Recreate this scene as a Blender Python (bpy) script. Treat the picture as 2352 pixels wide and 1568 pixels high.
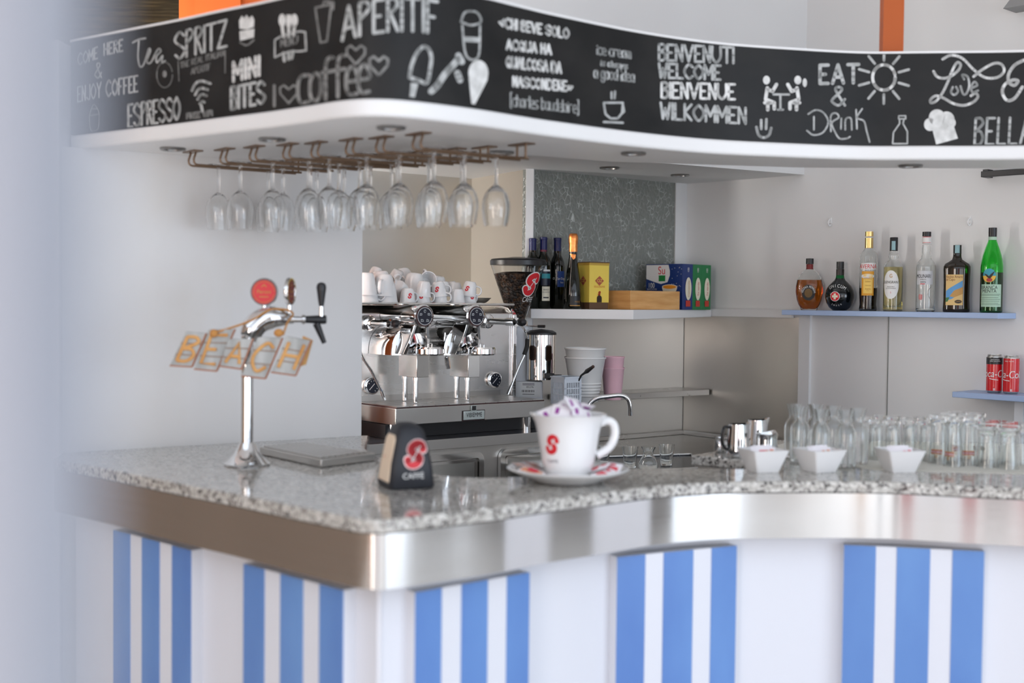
import bpy, bmesh, math, random
from mathutils import Matrix, Vector
sc = bpy.context.scene
for o in list(bpy.data.objects): bpy.data.objects.remove(o)
COL = sc.collection
PI = math.pi
# ------------------------------------------------------------------ camera, world, light, exposure
FPX, EYE, CX, CY = 2900.0, 1.55, 1176.0, 784.0          # focal length in pixels of the 2352x1568 frame, eye height in metres
PITCH, ROLL = math.atan(94/FPX), .010
cp, sp, cr, sr = math.cos(PITCH), math.sin(PITCH), math.cos(ROLL), math.sin(ROLL)
cd = bpy.data.cameras.new('camera'); cam = bpy.data.objects.new('camera', cd); COL.objects.link(cam)
R0, U0, F0 = Vector((1,0,0)), Vector((0,sp,cp)), Vector((0,cp,-sp))
Rc, Uc = R0*cr + U0*sr, U0*cr - R0*sr
cam.matrix_world = Matrix(((Rc.x,Uc.x,-F0.x,0),(Rc.y,Uc.y,-F0.y,0),(Rc.z,Uc.z,-F0.z,EYE),(0,0,0,1)))
cd.sensor_width = 36; cd.sensor_fit = 'HORIZONTAL'; cd.lens = FPX/2352*36
cd.clip_start = .02; cd.clip_end = 60
cd.dof.use_dof = True; cd.dof.focus_distance = 4.85; cd.dof.aperture_fstop = 1.75
sc.camera = cam
sc.view_settings.view_transform = 'Standard'; sc.view_settings.look = 'None'
sc.view_settings.exposure = .16; sc.view_settings.gamma = 1.0; sc.view_settings.use_curve_mapping = False
w = bpy.data.worlds.new('sky'); sc.world = w; w.use_nodes = True
bg = w.node_tree.nodes['Background']; bg.inputs[0].default_value = (.80,.88,1.0,1); bg.inputs[1].default_value = 1.45
try:
    cy = sc.cycles; cy.use_denoising = True
    cy.max_bounces = 16; cy.transmission_bounces = 16; cy.glossy_bounces = 6; cy.diffuse_bounces = 4; cy.transparent_max_bounces = 16
    cy.caustics_reflective = False; cy.blur_glossy = .5
except Exception: pass
def area(name, loc, target, sx, sy, power, col):
    l = bpy.data.lights.new(name, 'AREA'); l.shape = 'RECTANGLE'; l.size = sx; l.size_y = sy; l.energy = power; l.color = col
    o = bpy.data.objects.new(name, l); COL.objects.link(o); o.location = loc
    o.rotation_euler = (Vector(target)-Vector(loc)).to_track_quat('-Z','Y').to_euler(); o['kind'] = 'helper'; return o
area('window_daylight_front', (2.2,-6.5,1.45), (.3,4.0,1.4), 7.0, 2.7, 100, (1,.985,.97))
area('window_daylight_side', (6.4,-2.3,1.35), (.4,4.6,1.4), 4.6, 2.5, 125, (.74,.85,1))
area('fill_light_left', (-3.9,-2.6,1.35), (1.2,5.0,1.5), 3.6, 2.5, 190, (1,.87,.76))  # added warm fill for the bottle wall, no window known here
area('fill_light_passage', (-1.75,4.25,1.55), (1.2,5.3,1.3), .8, 1.5, 120, (1,.97,.93))  # added fill lamp brightening the area behind the bar

def ray(px, py):
    x, y = (px-CX)/FPX, (py-CY)/FPX
    xl, yl = cr*x+sr*y, -sr*x+cr*y
    return (xl, cp-yl*sp, -sp-yl*cp)
def at(px, py, z):                                         # point of a horizontal plane seen at a pixel
    r = ray(px,py); t = (z-EYE)/r[2]; return Vector((t*r[0], t*r[1], z))
def aty(px, py, Y):                                        # point at a depth seen at a pixel
    r = ray(px,py); t = Y/r[1]; return Vector((t*r[0], Y, EYE+t*r[2]))
def hit(px, py, p, d):                                     # point of a vertical plane (through p along d) seen at a pixel
    r = ray(px,py); det = -r[0]*d[1]+d[0]*r[1]
    t = (-p[0]*d[1]+d[0]*p[1])/det
    return Vector((t*r[0], t*r[1], EYE+t*r[2]))
def hitpoly(px, py, poly):                                 # point of a vertical curved wall over a plan polyline
    r = ray(px,py); best = None
    for a, b in zip(poly, poly[1:]):
        d = (b[0]-a[0], b[1]-a[1]); det = -r[0]*d[1]+d[0]*r[1]
        if abs(det) < 1e-9: continue
        t = (-a[0]*d[1]+d[0]*a[1])/det
        u = (r[0]*a[1]-r[1]*a[0])/-det if False else ((t*r[0]-a[0])*d[0]+(t*r[1]-a[1])*d[1])/(d[0]**2+d[1]**2)
        if t > 0 and -.001 <= u <= 1.001 and (best is None or t < best[0]):
            L = math.hypot(*d); n = (d[1]/L, -d[0]/L); best = (t, n)
    if best is None: return None
    t, n = best
    return Vector((t*r[0], t*r[1], EYE+t*r[2])), n

# ------------------------------------------------------------------ materials
MATS = {}
def srgb(*c):
    return tuple(((v/255)/12.92 if v/255 <= .04045 else ((v/255+.055)/1.055)**2.4) for v in c)
def mat(name, col=(.8,.8,.8), rough=.5, metal=0, trans=0, ior=1.45, coat=0, spec=.5, emit=None, alpha=1):
    m = bpy.data.materials.new(name); m.use_nodes = True; b = m.node_tree.nodes['Principled BSDF']
    b.inputs['Base Color'].default_value = (*col,1); b.inputs['Roughness'].default_value = rough; b.inputs['Metallic'].default_value = metal
    b.inputs['Transmission Weight'].default_value = trans; b.inputs['IOR'].default_value = ior; b.inputs['Coat Weight'].default_value = coat
    b.inputs['Specular IOR Level'].default_value = spec
    MATS[name] = m; return m
def nodes(m): return m.node_tree.nodes, m.node_tree.links, m.node_tree.nodes['Principled BSDF']
def N(ns, t, **k):
    n = ns.new(t)
    for a, v in k.items():
        if a.startswith('i_'): n.inputs[a[2:].replace('_',' ')].default_value = v
        else: setattr(n, a, v)
    return n
def coords(ns, ls, scale=(1,1,1)):
    tc = ns.new('ShaderNodeTexCoord'); mp = ns.new('ShaderNodeMapping'); mp.inputs['Scale'].default_value = scale
    ls.new(tc.outputs['Object'], mp.inputs['Vector']); return mp.outputs[0]
def ramp(ns, stops, interp='LINEAR'):
    r = ns.new('ShaderNodeValToRGB'); r.color_ramp.interpolation = interp
    while len(r.color_ramp.elements) < len(stops): r.color_ramp.elements.new(.5)
    for e, (p, c) in zip(r.color_ramp.elements, stops): e.position = p; e.color = (*c,1)
    return r
def noisy(m, stops, scale=(8,8,8), detail=4, rough=None, bump=0, nscale=1.0):
    ns, ls, b = nodes(m); v = coords(ns, ls, scale)
    n = N(ns,'ShaderNodeTexNoise'); n.inputs['Scale'].default_value = nscale; n.inputs['Detail'].default_value = detail; ls.new(v, n.inputs['Vector'])
    r = ramp(ns, stops); ls.new(n.outputs['Fac'], r.inputs[0]); ls.new(r.outputs[0], b.inputs['Base Color'])
    if rough:
        rr = ns.new('ShaderNodeMapRange'); rr.inputs[3].default_value = rough[0]; rr.inputs[4].default_value = rough[1]
        ls.new(n.outputs['Fac'], rr.inputs[0]); ls.new(rr.outputs[0], b.inputs['Roughness'])
    if bump:
        bp = ns.new('ShaderNodeBump'); bp.inputs['Strength'].default_value = bump; bp.inputs['Distance'].default_value = .002
        ls.new(n.outputs['Fac'], bp.inputs['Height']); ls.new(bp.outputs[0], b.inputs['Normal'])
    return m
WALL = noisy(mat('white_plaster', rough=.62), [(.3,(.77,.77,.77)),(.7,(.82,.82,.815))], (1.5,1.5,1.5), 3, bump=.05)
WALLB = noisy(mat('white_plaster_scuffed', rough=.55), [(.25,(.70,.67,.63)),(.42,(.74,.735,.73)),(.7,(.77,.77,.77))], (2.2,2.2,1.2), 5)
PAINT = mat('white_gloss_paint', (.84,.835,.825), .35)
BARW = mat('bar_front_paint', (.71,.72,.765), .35)
TRIM = mat('white_trim', (.82,.82,.82), .4)
BEIGE = noisy(mat('beige_panel', rough=.5), [(.3,(.36,.32,.27)),(.7,(.41,.37,.315))], (1,1,1.5), 3)
CHALKB = noisy(mat('blackboard', rough=.42, spec=.28), [(.3,(.010,.010,.010)),(.7,(.020,.019,.018))], (6,6,9), 4, rough=(.36,.52))
CHALK = noisy(mat('chalk', rough=.9), [(.3,(.55,.55,.53)),(.7,(.82,.82,.80))], (40,40,40), 3)
CHALKG = noisy(mat('grey_chalk', rough=.9), [(.3,(.16,.16,.155)),(.7,(.30,.30,.29))], (40,40,40), 3)
CHALKM = noisy(mat('pale_chalk', rough=.9), [(.3,(.33,.34,.33)),(.7,(.55,.56,.55))], (40,40,40), 3)
def granite():
    m = mat('speckled_granite', rough=.10, coat=.3); ns, ls, b = nodes(m); v = coords(ns, ls)
    a = N(ns,'ShaderNodeTexVoronoi'); a.inputs['Scale'].default_value = 140; ls.new(v, a.inputs['Vector'])
    sep = ns.new('ShaderNodeSeparateColor'); ls.new(a.outputs['Color'], sep.inputs[0])
    n = N(ns,'ShaderNodeTexNoise'); n.inputs['Scale'].default_value = 55; n.inputs['Detail'].default_value = 5; ls.new(v, n.inputs['Vector'])
    mx = ns.new('ShaderNodeMath'); mx.operation = 'MULTIPLY_ADD'; mx.inputs[1].default_value = .55; ls.new(sep.outputs[0], mx.inputs[0])
    m2 = ns.new('ShaderNodeMath'); m2.operation = 'MULTIPLY'; m2.inputs[1].default_value = .5; ls.new(n.outputs['Fac'], m2.inputs[0]); ls.new(m2.outputs[0], mx.inputs[2])
    r = ramp(ns, [(.10,(.03,.03,.03)),(.28,(.09,.085,.08)),(.38,(.32,.30,.275)),(.52,(.44,.42,.385)),(.66,(.53,.51,.47)),(.80,(.68,.66,.62))])
    ls.new(mx.outputs[0], r.inputs[0]); ls.new(r.outputs[0], b.inputs['Base Color']); return m
GRANITE = granite()
def brushed(name, col, rough, var=.12, scale=(2,2,60)):
    m = mat(name, col, rough, 1); ns, ls, b = nodes(m); v = coords(ns, ls, scale)
    n = N(ns,'ShaderNodeTexNoise'); n.inputs['Scale'].default_value = 2; n.inputs['Detail'].default_value = 5; ls.new(v, n.inputs['Vector'])
    rr = ns.new('ShaderNodeMapRange'); rr.inputs[3].default_value = max(.02,rough-var); rr.inputs[4].default_value = rough+var
    ls.new(n.outputs['Fac'], rr.inputs[0]); ls.new(rr.outputs[0], b.inputs['Roughness']); return m
BAND = brushed('brushed_steel_band', (.66,.645,.63), .12, .05, (1,1,40))
STEEL = brushed('stainless_steel', (.56,.545,.52), .30, .10, (3,3,3))
STEELP = brushed('stainless_sheet', (.62,.60,.565), .36, .14, (1.5,1.5,1.5))
CHROME = mat('polished_chrome', (.80,.80,.80), .05, 1)
MIRROR = mat('mirror_steel', (.70,.69,.67), .10, 1)
DARKTOP = mat('dark_bench_top', (.035,.036,.042), .22)
BRONZE = mat('bronze_rail', (.24,.155,.10), .32, 1)
BLACK = mat('black_plastic', (.018,.018,.020), .35)
BLACKM = mat('matt_black_plastic', (.020,.022,.028), .5)
GUNM = mat('dark_grey_plastic', (.05,.055,.065), .45)
RUBBER = mat('black_rubber', (.015,.015,.015), .7)
CERAM = mat('white_porcelain', (.84,.84,.84), .10, coat=.4)
WHITEP = mat('white_plastic', (.80,.80,.79), .35)
PINK = mat('pink_plastic', srgb(242,196,208), .4)
GREYP = mat('grey_blue_plastic', srgb(212,220,230), .45)
GREYC = mat('grey_enamel', srgb(222,226,232), .35)
GLASS = mat('clear_glass', (.97,.985,.98), .02, 0, 1, 1.45)
GLASSW = mat('thin_clear_glass', (.98,.985,.985), .015, 0, 1, 1.42)
CLEARP = mat('clear_polycarbonate', (.93,.94,.94), .04, 0, 1, 1.30)
RED = mat('red_print', srgb(215,40,50), .4)
REDM = mat('red_metal', srgb(205,16,28), .22, coat=.5)
WPRINT = mat('white_print', (.82,.82,.80), .5)
KPRINT = mat('black_print', (.02,.02,.02), .5)
GOLDP = mat('gold_print', srgb(190,140,60), .4)
GOLD = mat('gold_foil', (.72,.50,.20), .28, 1)
COPPER = noisy(mat('copper_foil', (.95,.34,.10), .36, 1), [(.3,(.80,.24,.06)),(.7,(1.0,.40,.14))], (70,70,70), 3, bump=.6)
NAVY = mat('navy_capsule', srgb(6,18,80), .38)
BLUE = noisy(mat('blue_paint', rough=.30), [(.25,srgb(76,112,180)),(.75,srgb(108,150,206))], (3,3,1.2), 4)
SHELFB = mat('pale_blue_laminate', srgb(166,188,224), .4)
ORANGE = mat('orange_paint', srgb(184,88,26), .5)
TAN = noisy(mat('tan_wood', rough=.6), [(.3,srgb(196,140,78)),(.7,srgb(222,172,108))], (30,30,8), 4)
GREYW = noisy(mat('weathered_grey_wood', rough=.7), [(.3,srgb(150,152,150)),(.7,srgb(186,188,186))], (30,30,6), 4)
ROPE = mat('jute_rope', srgb(190,135,75), .9)
PAPER = noisy(mat('paper_towel', rough=.9), [(.3,(.66,.64,.57)),(.7,(.74,.72,.65))], (60,60,60), 2, bump=.3)
WOOD = noisy(mat('pine_crate', rough=.5), [(.3,srgb(204,146,84)),(.5,srgb(222,170,108)),(.7,srgb(236,190,132))], (5,5,40), 4)
def crackle():
    m = mat('crackled_window_glass', (.15,.175,.16), .12, spec=.6); ns, ls, b = nodes(m); v = coords(ns, ls, (1,1,.8))
    a = N(ns,'ShaderNodeTexVoronoi'); a.feature = 'DISTANCE_TO_EDGE'; a.inputs['Scale'].default_value = 48; ls.new(v, a.inputs['Vector'])
    r = ramp(ns, [(0,(.62,.65,.62)),(.035,(.34,.36,.34)),(.09,(.235,.25,.23))]); ls.new(a.outputs[0], r.inputs[0])  # pale cell edges put the glass glints into the colour
    n2 = N(ns,'ShaderNodeTexNoise'); n2.inputs['Scale'].default_value = 26; n2.inputs['Detail'].default_value = 3; ls.new(v, n2.inputs['Vector'])
    r2 = ramp(ns, [(.44,(0,0,0)),(.62,(1,1,1))]); ls.new(n2.outputs['Fac'], r2.inputs[0])
    mx = ns.new('ShaderNodeMixRGB'); mx.inputs[1].default_value = (.235,.25,.23,1); ls.new(r2.outputs[0], mx.inputs[0]); ls.new(r.outputs[0], mx.inputs[2]); ls.new(mx.outputs[0], b.inputs['Base Color'])
    n = N(ns,'ShaderNodeTexNoise'); n.inputs['Scale'].default_value = 70; ls.new(v, n.inputs['Vector'])
    ad = ns.new('ShaderNodeMath'); ad.operation = 'ADD'; ls.new(a.outputs[0], ad.inputs[0]); ls.new(n.outputs['Fac'], ad.inputs[1])
    bp = ns.new('ShaderNodeBump'); bp.inputs['Strength'].default_value = .45; bp.inputs['Distance'].default_value = .010
    ls.new(ad.outputs[0], bp.inputs['Height']); ls.new(bp.outputs[0], b.inputs['Normal']); return m
CRACKLE = crackle()
THATCH = noisy(mat('dark_thatch', rough=.9), [(.3,(.012,.009,.005)),(.55,(.05,.036,.016)),(.8,(.13,.09,.04))], (3,3,50), 6, nscale=2)
BEANS = mat('roasted_coffee', (.05,.025,.015), .4)
def beans(m):
    ns, ls, b = nodes(m); v = coords(ns, ls)
    a = N(ns,'ShaderNodeTexVoronoi'); a.inputs['Scale'].default_value = 110; ls.new(v, a.inputs['Vector'])
    r = ramp(ns, [(.1,(.006,.004,.003)),(.6,(.030,.015,.009)),(.95,(.10,.048,.022))]); sep = ns.new('ShaderNodeSeparateColor'); ls.new(a.outputs['Color'], sep.inputs[0])
    ls.new(sep.outputs[0], r.inputs[0]); ls.new(r.outputs[0], b.inputs['Base Color'])
    bp = ns.new('ShaderNodeBump'); bp.inputs['Strength'].default_value = 1; bp.inputs['Distance'].default_value = .006; bp.invert = True
    ls.new(a.outputs['Distance'], bp.inputs['Height']); ls.new(bp.outputs[0], b.inputs['Normal'])
beans(BEANS)
FLOORM = noisy(mat('beige_floor_tile', rough=.35), [(.3,(.74,.71,.67)),(.7,(.80,.77,.73))], (2,2,2), 4)
def cm(name, c, rough=.5, **k): return MATS.get(name) or mat(name, srgb(*c), rough, **k)

# ------------------------------------------------------------------ mesh building
class MB:
    def __init__(s): s.v = []; s.f = []
    def add(s, v, f, M=None):
        k = len(s.v); s.v += [tuple(M @ Vector(p)) if M else tuple(p) for p in v]; s.f += [tuple(i+k for i in q) for q in f]; return s
    def box(s, x0, x1, y0, y1, z0, z1, M=None):
        return s.add([(x0,y0,z0),(x1,y0,z0),(x1,y1,z0),(x0,y1,z0),(x0,y0,z1),(x1,y0,z1),(x1,y1,z1),(x0,y1,z1)],
            [(3,2,1,0),(4,5,6,7),(0,1,5,4),(1,2,6,5),(2,3,7,6),(3,0,4,7)], M)
    def prism(s, poly, z0, z1, M=None):
        A = sum(a[0]*b[1]-b[0]*a[1] for a, b in zip(poly, poly[1:]+poly[:1]))
        if A < 0: poly = poly[::-1]
        n = len(poly); v = [(p[0],p[1],z0) for p in poly]+[(p[0],p[1],z1) for p in poly]
        f = [tuple(range(n-1,-1,-1)), tuple(range(n,2*n))]+[(i,(i+1)%n,n+(i+1)%n,n+i) for i in range(n)]
        return s.add(v, f, M)
    def lathe(s, prof, n=32, M=None, sy=1.0, closed=False):
        v = []; f = []; rings = []
        for r, z in prof:
            if r < 1e-6: rings.append([len(v)]); v.append((0,0,z))
            else:
                rings.append(list(range(len(v), len(v)+n)))
                v += [(r*math.cos(2*PI*i/n), sy*r*math.sin(2*PI*i/n), z) for i in range(n)]
        prs = list(zip(rings, rings[1:]))+([(rings[-1], rings[0])] if closed else [])
        for a, b in prs:
            for i in range(n):
                j = (i+1) % n
                if len(a) == 1 and len(b) == 1: continue
                if len(a) == 1: f.append((a[0], b[j], b[i]))
                elif len(b) == 1: f.append((a[i], a[j], b[0]))
                else: f.append((a[i], a[j], b[j], b[i]))
        return s.add(v, f, M)
    def tube(s, path, r, n=10, cap=True, flat=1.0):
        P = [Vector(p) for p in path]; rs = r if isinstance(r,(list,tuple)) else [r]*len(P)
        v = []; f = []; up = None
        for i, p in enumerate(P):
            t = (P[min(i+1,len(P)-1)]-P[max(i-1,0)]).normalized()
            if up is None: up = Vector((0,0,1)) if abs(t.z) < .9 else Vector((1,0,0))
            x = up.cross(t).normalized(); y = t.cross(x).normalized(); up = y
            v += [tuple(p+x*(rs[i]*flat*math.cos(2*PI*k/n))+y*(rs[i]*math.sin(2*PI*k/n))) for k in range(n)]
        for i in range(len(P)-1):
            for k in range(n):
                a, b = i*n+k, i*n+(k+1)%n; f.append((a, b, b+n, a+n))
        if cap: f += [tuple(range(n-1,-1,-1)), tuple(range((len(P)-1)*n, len(P)*n))]
        return s.add(v, f)
    def loft(s, secs, cap=True, M=None):
        n = len(secs[0]); v = [p for q in secs for p in q]; f = []
        for i in range(len(secs)-1):
            for k in range(n):
                a, b = i*n+k, i*n+(k+1)%n; f.append((a, b, b+n, a+n))
        if cap: f += [tuple(range(n-1,-1,-1)), tuple(range((len(secs)-1)*n, len(secs)*n))]
        return s.add(v, f, M)
    def cyl(s, p0, p1, r, n=16, r1=None):
        return s.tube([p0, p1], [r, r if r1 is None else r1], n)
    def ball(s, c, rx, ry=None, rz=None, n=16, M=None):
        ry = ry or rx; rz = rz or rx; k = max(6, n//2)
        T = Matrix.Translation(c) @ Matrix.Diagonal((rx,ry,rz,1))
        return s.lathe([(math.sin(PI*i/k), -math.cos(PI*i/k)) for i in range(k+1)], n, (M @ T) if M else T)
    def wall(s, poly, z0, z1):                              # a ruled strip over a plan polyline
        v = []; f = []
        for p in poly: v += [(p[0],p[1],z0),(p[0],p[1],z1)]
        for i in range(len(poly)-1): f.append((2*i, 2*i+2, 2*i+3, 2*i+1))
        return s.add(v, f)
def cleanup(me, angle):
    bm = bmesh.new(); bm.from_mesh(me); bmesh.ops.remove_doubles(bm, verts=bm.verts, dist=1e-6)
    bmesh.ops.recalc_face_normals(bm, faces=bm.faces); bm.to_mesh(me); bm.free()
    me.polygons.foreach_set('use_smooth', [True]*len(me.polygons)); me.set_sharp_from_angle(angle=math.radians(angle))
def obj(name, mb, m, parent=None, bevel=0, label=None, angle=35, clean=True, loc=None):
    me = bpy.data.meshes.new(name); me.from_pydata(mb.v, [], mb.f); me.update()
    if clean: cleanup(me, angle)
    me.materials.append(m); o = bpy.data.objects.new(name, me); COL.objects.link(o)
    if parent: o.parent = parent
    if bevel:
        b = o.modifiers.new('bevel','BEVEL'); b.width = bevel; b.segments = 3; b.limit_method = 'ANGLE'; b.angle_limit = math.radians(40)
    if label: o['label'] = label
    if loc: o.location = loc
    return o
def thing(name, label, cat, loc=(0,0,0), rz=0, group=None):
    o = bpy.data.objects.new(name, None); o.empty_display_size = .05; COL.objects.link(o); o.location = loc; o.rotation_euler = (0,0,rz)
    return tag(o, label, cat, group)
def tag(o, label, cat, group=None, kind=None):
    o['label'] = label; o['category'] = cat
    if group: o['group'] = group
    if kind: o['kind'] = kind
    return o
def struct(name, mb, m, parent=None, bevel=0, **k):
    o = obj(name, mb, m, parent, bevel, **k)
    if not parent: o['kind'] = 'structure'
    return o
def kids(o): return [c for c in bpy.data.objects if c.parent == o]
def dup(root, label, loc, rot=None, group=None):
    r = root.copy(); COL.objects.link(r); r.location = loc; r['label'] = label
    if rot is not None: r.rotation_euler = rot if isinstance(rot, tuple) else (0,0,rot)
    if group: r['group'] = group
    for c in kids(root):
        if c == r: continue
        d = c.copy(); COL.objects.link(d); d.parent = r
        for g in kids(c):
            h = g.copy(); COL.objects.link(h); h.parent = d
    return r
def smooth(pts, k=6, closed=False):
    P = [Vector(p) for p in pts]; out = []; n = len(P)
    for i in range(n if closed else n-1):
        p0, p1, p2, p3 = (P[(i-1)%n] if closed or i else P[0]*2-P[1]), P[i], P[(i+1)%n], (P[(i+2)%n] if closed or i+2 < n else P[-1]*2-P[-2])
        for j in range(k):
            t = j/k; out.append(.5*((2*p1)+(p2-p0)*t+(2*p0-5*p1+4*p2-p3)*t*t+(3*p1-p0-3*p2+p3)*t**3))
    if not closed: out.append(P[-1])
    return [tuple(p) for p in out]
def offset(poly, d):                                        # shift a plan polyline to the side away from the room (positive = into the bar)
    out = []
    for i, p in enumerate(poly):
        a, b = poly[max(i-1,0)], poly[min(i+1,len(poly)-1)]
        L = math.hypot(b[0]-a[0], b[1]-a[1]); out.append((p[0]-(b[1]-a[1])/L*d, p[1]+(b[0]-a[0])/L*d))
    return out
def shell(outer, t, tb=None):                               # profile of a hollow vessel: outer wall up, inner wall down
    tb = tb or t; inner = [(max(r-t,0), z) for r, z in outer if z > outer[0][1]+tb]
    r0 = max(outer[0][0]-t, 0) if outer[0][0] > 1e-6 else inner[0][0]
    r0 = max(inner[0][0]*.96, 0)
    return [(0,outer[0][1])]+[p for p in outer if p[0] > 1e-6]+inner[::-1]+[(r0,outer[0][1]+tb),(0,outer[0][1]+tb)]
def rrect(w, h, r, z, n=5, cx=0, cy_=0):
    pts = []
    for (sx, sy, a0) in ((1,1,0),(-1,1,PI/2),(-1,-1,PI),(1,-1,1.5*PI)):
        for i in range(n+1):
            a = a0+PI/2*i/n; pts.append((cx+sx*(w/2-r)+r*math.cos(a), cy_+sy*(h/2-r)+r*math.sin(a), z))
    return pts
# ---- strokes and lettering
GL = {}
for ln in '''A 4 002640 1232
B 3 0006 ~0626352403 ~032332312000
C 4 ~452604022041
D 4 0006 ~062644422000
E 3 30000636 0323
F 3 000636 0323
G 4 ~452604022041 414323
H 3 0006 3036 0333
I 0 0006
J 3 ~36312001
K 3 0006 360330
L 3 060030
M 4 0006224640
N 3 00063036
O 4 ~26040220424426
P 3 0006 ~0626352403
Q 4 ~26040220424426 2240
R 3 0006 ~0626352403 1330
S 4 ~452605042342412001
T 4 2026 0646
U 4 ~0602204246
V 4 062046
W 4 0610243046
Y 4 062346 2320
Z 4 06460040
& 4 ~4015263502012042
a 3 ~341403011031 3430
b 3 0006 ~031434311000
c 3 ~341403011030
d 3 3630 ~341403011031
e 3 ~023233241403011030
f 3 ~36261510 0434
g 3 ~341403011031 ~343a1b0a
h 3 0006 ~0314243330
i 0 0003 0505
k 3 0006 340230
l 0 0006
m 4 0004 ~03142320 ~23344340
n 3 0004 ~0314243330
o 3 ~140301102031332414
r 3 0004 ~031434
s 3 ~341403312000
t 3 1610 0434
u 3 ~0401103134 3430
v 3 041034
w 4 0410233044
y 3 0411 34110b
< 4 230331 ~432345
> 4 032301 234321
[ 1 17070a1a
] 1 07171a0a
: 0 0101 0303'''.split('\n'):
    ch, wd, *st = ln.split(' '); D = {**{str(i): i for i in range(10)}, 'a': -1, 'b': -2}
    L = []
    for q in st:
        sm = q[0] == '~'; q = q.lstrip('~'); pts = [(D[q[i]], D[q[i+1]]) for i in range(0, len(q)-1, 2)]
        L.append(smooth([(x,y,0) for x, y in pts], 4) if sm else [(x,y,0) for x, y in pts])
    GL[ch] = (float(wd), L)
def layout(text, gap=1.5):
    x = 0; out = []
    for ch in text:
        if ch == ' ': x += 2.6; continue
        wd, L = GL[ch]; out += [[(x+p[0], p[1]) for p in s] for s in L]; x += wd+gap
    return out, x-gap
def ribbons(strokes, width, fn, seg=10):                     # round-ended ribbons of a given width laid on a surface by fn(u, v)
    mb = MB()
    for s in strokes:
        s = [(p[0],p[1]) for p in s]; h = width/2
        if len(s) == 1: s = [s[0], (s[0][0]+1e-4, s[0][1])]
        for a, b in zip(s, s[1:]):
            L = math.hypot(b[0]-a[0], b[1]-a[1]) or 1e-6; nx, ny = -(b[1]-a[1])/L*h, (b[0]-a[0])/L*h
            q = [fn(a[0]+nx,a[1]+ny), fn(a[0]-nx,a[1]-ny), fn(b[0]-nx,b[1]-ny), fn(b[0]+nx,b[1]+ny)]
            if None not in q: mb.add(q, [(0,1,2,3)])
        for p in (s if len(s) < 40 else s[::1]):
            q = [fn(p[0]+h*math.cos(2*PI*k/seg), p[1]+h*math.sin(2*PI*k/seg)) for k in range(seg)]
            if None not in q: mb.add(q, [tuple(range(seg))])
    return mb
def fill(polys, fn):
    mb = MB()
    for p in polys:
        q = [fn(u,v) for u, v in p]
        if None not in q: mb.add(q, [tuple(range(len(q)))])
    return mb
def fillgrid(poly, fn, k=18):                                # a filled outline that follows a curved surface
    us = [p[0] for p in poly]; u0, u1 = min(us), max(us); mb = MB(); prev = None
    for i in range(k+1):
        u = u0+(u1-u0)*min(max(i/k,.002),.998); vs = []
        for a, b in zip(poly, poly[1:]+poly[:1]):
            if (a[0]-u)*(b[0]-u) < 0: vs.append(a[1]+(b[1]-a[1])*(u-a[0])/(b[0]-a[0]))
        cur = (u, min(vs), max(vs)) if vs else None
        if cur and prev: mb.add([fn(prev[0],prev[1]),fn(u,cur[1]),fn(u,cur[2]),fn(prev[0],prev[2])],[(0,1,2,3)])
        prev = cur
    return mb
def ell(cx, cy_, rx, ry, n=20, a0=0, a1=2*PI):
    return [(cx+rx*math.cos(a0+(a1-a0)*i/n), cy_+ry*math.sin(a0+(a1-a0)*i/n)) for i in range(n+(a1-a0 < 6.28))]
FONTC = {}
def fontmesh(text):                                          # printed lettering from Blender's own typeface: flat verts and faces, centred, cap height 1
    if text not in FONTC:
        cu = bpy.data.curves.new('t','FONT'); cu.body = text; cu.align_x = 'CENTER'; o = bpy.data.objects.new('t', cu); COL.objects.link(o)
        dg = bpy.context.evaluated_depsgraph_get(); me = bpy.data.meshes.new_from_object(o.evaluated_get(dg))
        v = [(p.co.x/.69, p.co.y/.69) for p in me.vertices]; f = [tuple(p.vertices) for p in me.polygons]
        bpy.data.objects.remove(o); bpy.data.curves.remove(cu); bpy.data.meshes.remove(me); FONTC[text] = (v, f)
    return FONTC[text]
def printed(text, u, v, h, fn, wide=1.0, slant=0, ang=0, flip=False, mb=None):
    V, F = fontmesh(text); mb = mb or MB(); c, s = math.cos(ang), math.sin(ang); k = -1 if flip else 1
    out = []
    for x, y in V:
        X, Y = (x*h*wide+y*h*slant)*k, y*h*k
        out.append(fn(u+c*X-s*Y, v+s*X+c*Y))
    return mb.add(out, F)
def cylmap(R, a0=-PI/2, off=.0006, sy=1.0):                  # (arc length, height) on an upright round body
    def fn(u, v):
        r = R(v) if callable(R) else R; a = a0+u/max(r,1e-4); return ((r+off)*math.cos(a), sy*(r+off)*math.sin(a), v)
    return fn
def patch(fn, u0, u1, v0, v1, nu=10, nv=2):
    mb = MB(); v = [fn(u0+(u1-u0)*i/nu, v0+(v1-v0)*j/nv) for j in range(nv+1) for i in range(nu+1)]
    return mb.add(v, [(j*(nu+1)+i, j*(nu+1)+i+1, (j+1)*(nu+1)+i+1, (j+1)*(nu+1)+i) for j in range(nv) for i in range(nu)])
def planemap(o, ux, uy): o, ux, uy = Vector(o), Vector(ux), Vector(uy); return lambda u, v: tuple(o+ux*u+uy*v)
S_PATH = smooth([(.93,.72,0),(.82,.92,0),(.56,.98,0),(.30,.86,0),(.24,.66,0),(.40,.54,0),(.62,.45,0),(.76,.31,0),(.68,.11,0),(.44,.02,0),(.18,.08,0),(.07,.26,0)], 4)
def s_logo(fn, u, v, h, outline=True, parent=None, red=None):  # the red S made of two beans: (outline, red)
    st = [[(u+(x-.5+.10*(y-.5))*h*.80, v+(y-.5)*h) for x, y, _ in S_PATH]]
    slit = [[(u+(-.20+.44*i/12)*h, v+(-.34+.70*i/12)*h) for i in range(13)]]
    return ribbons(st, h*.44, fn), ribbons(st, h*.31, fn), ribbons(slit, h*.04, fn)
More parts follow.
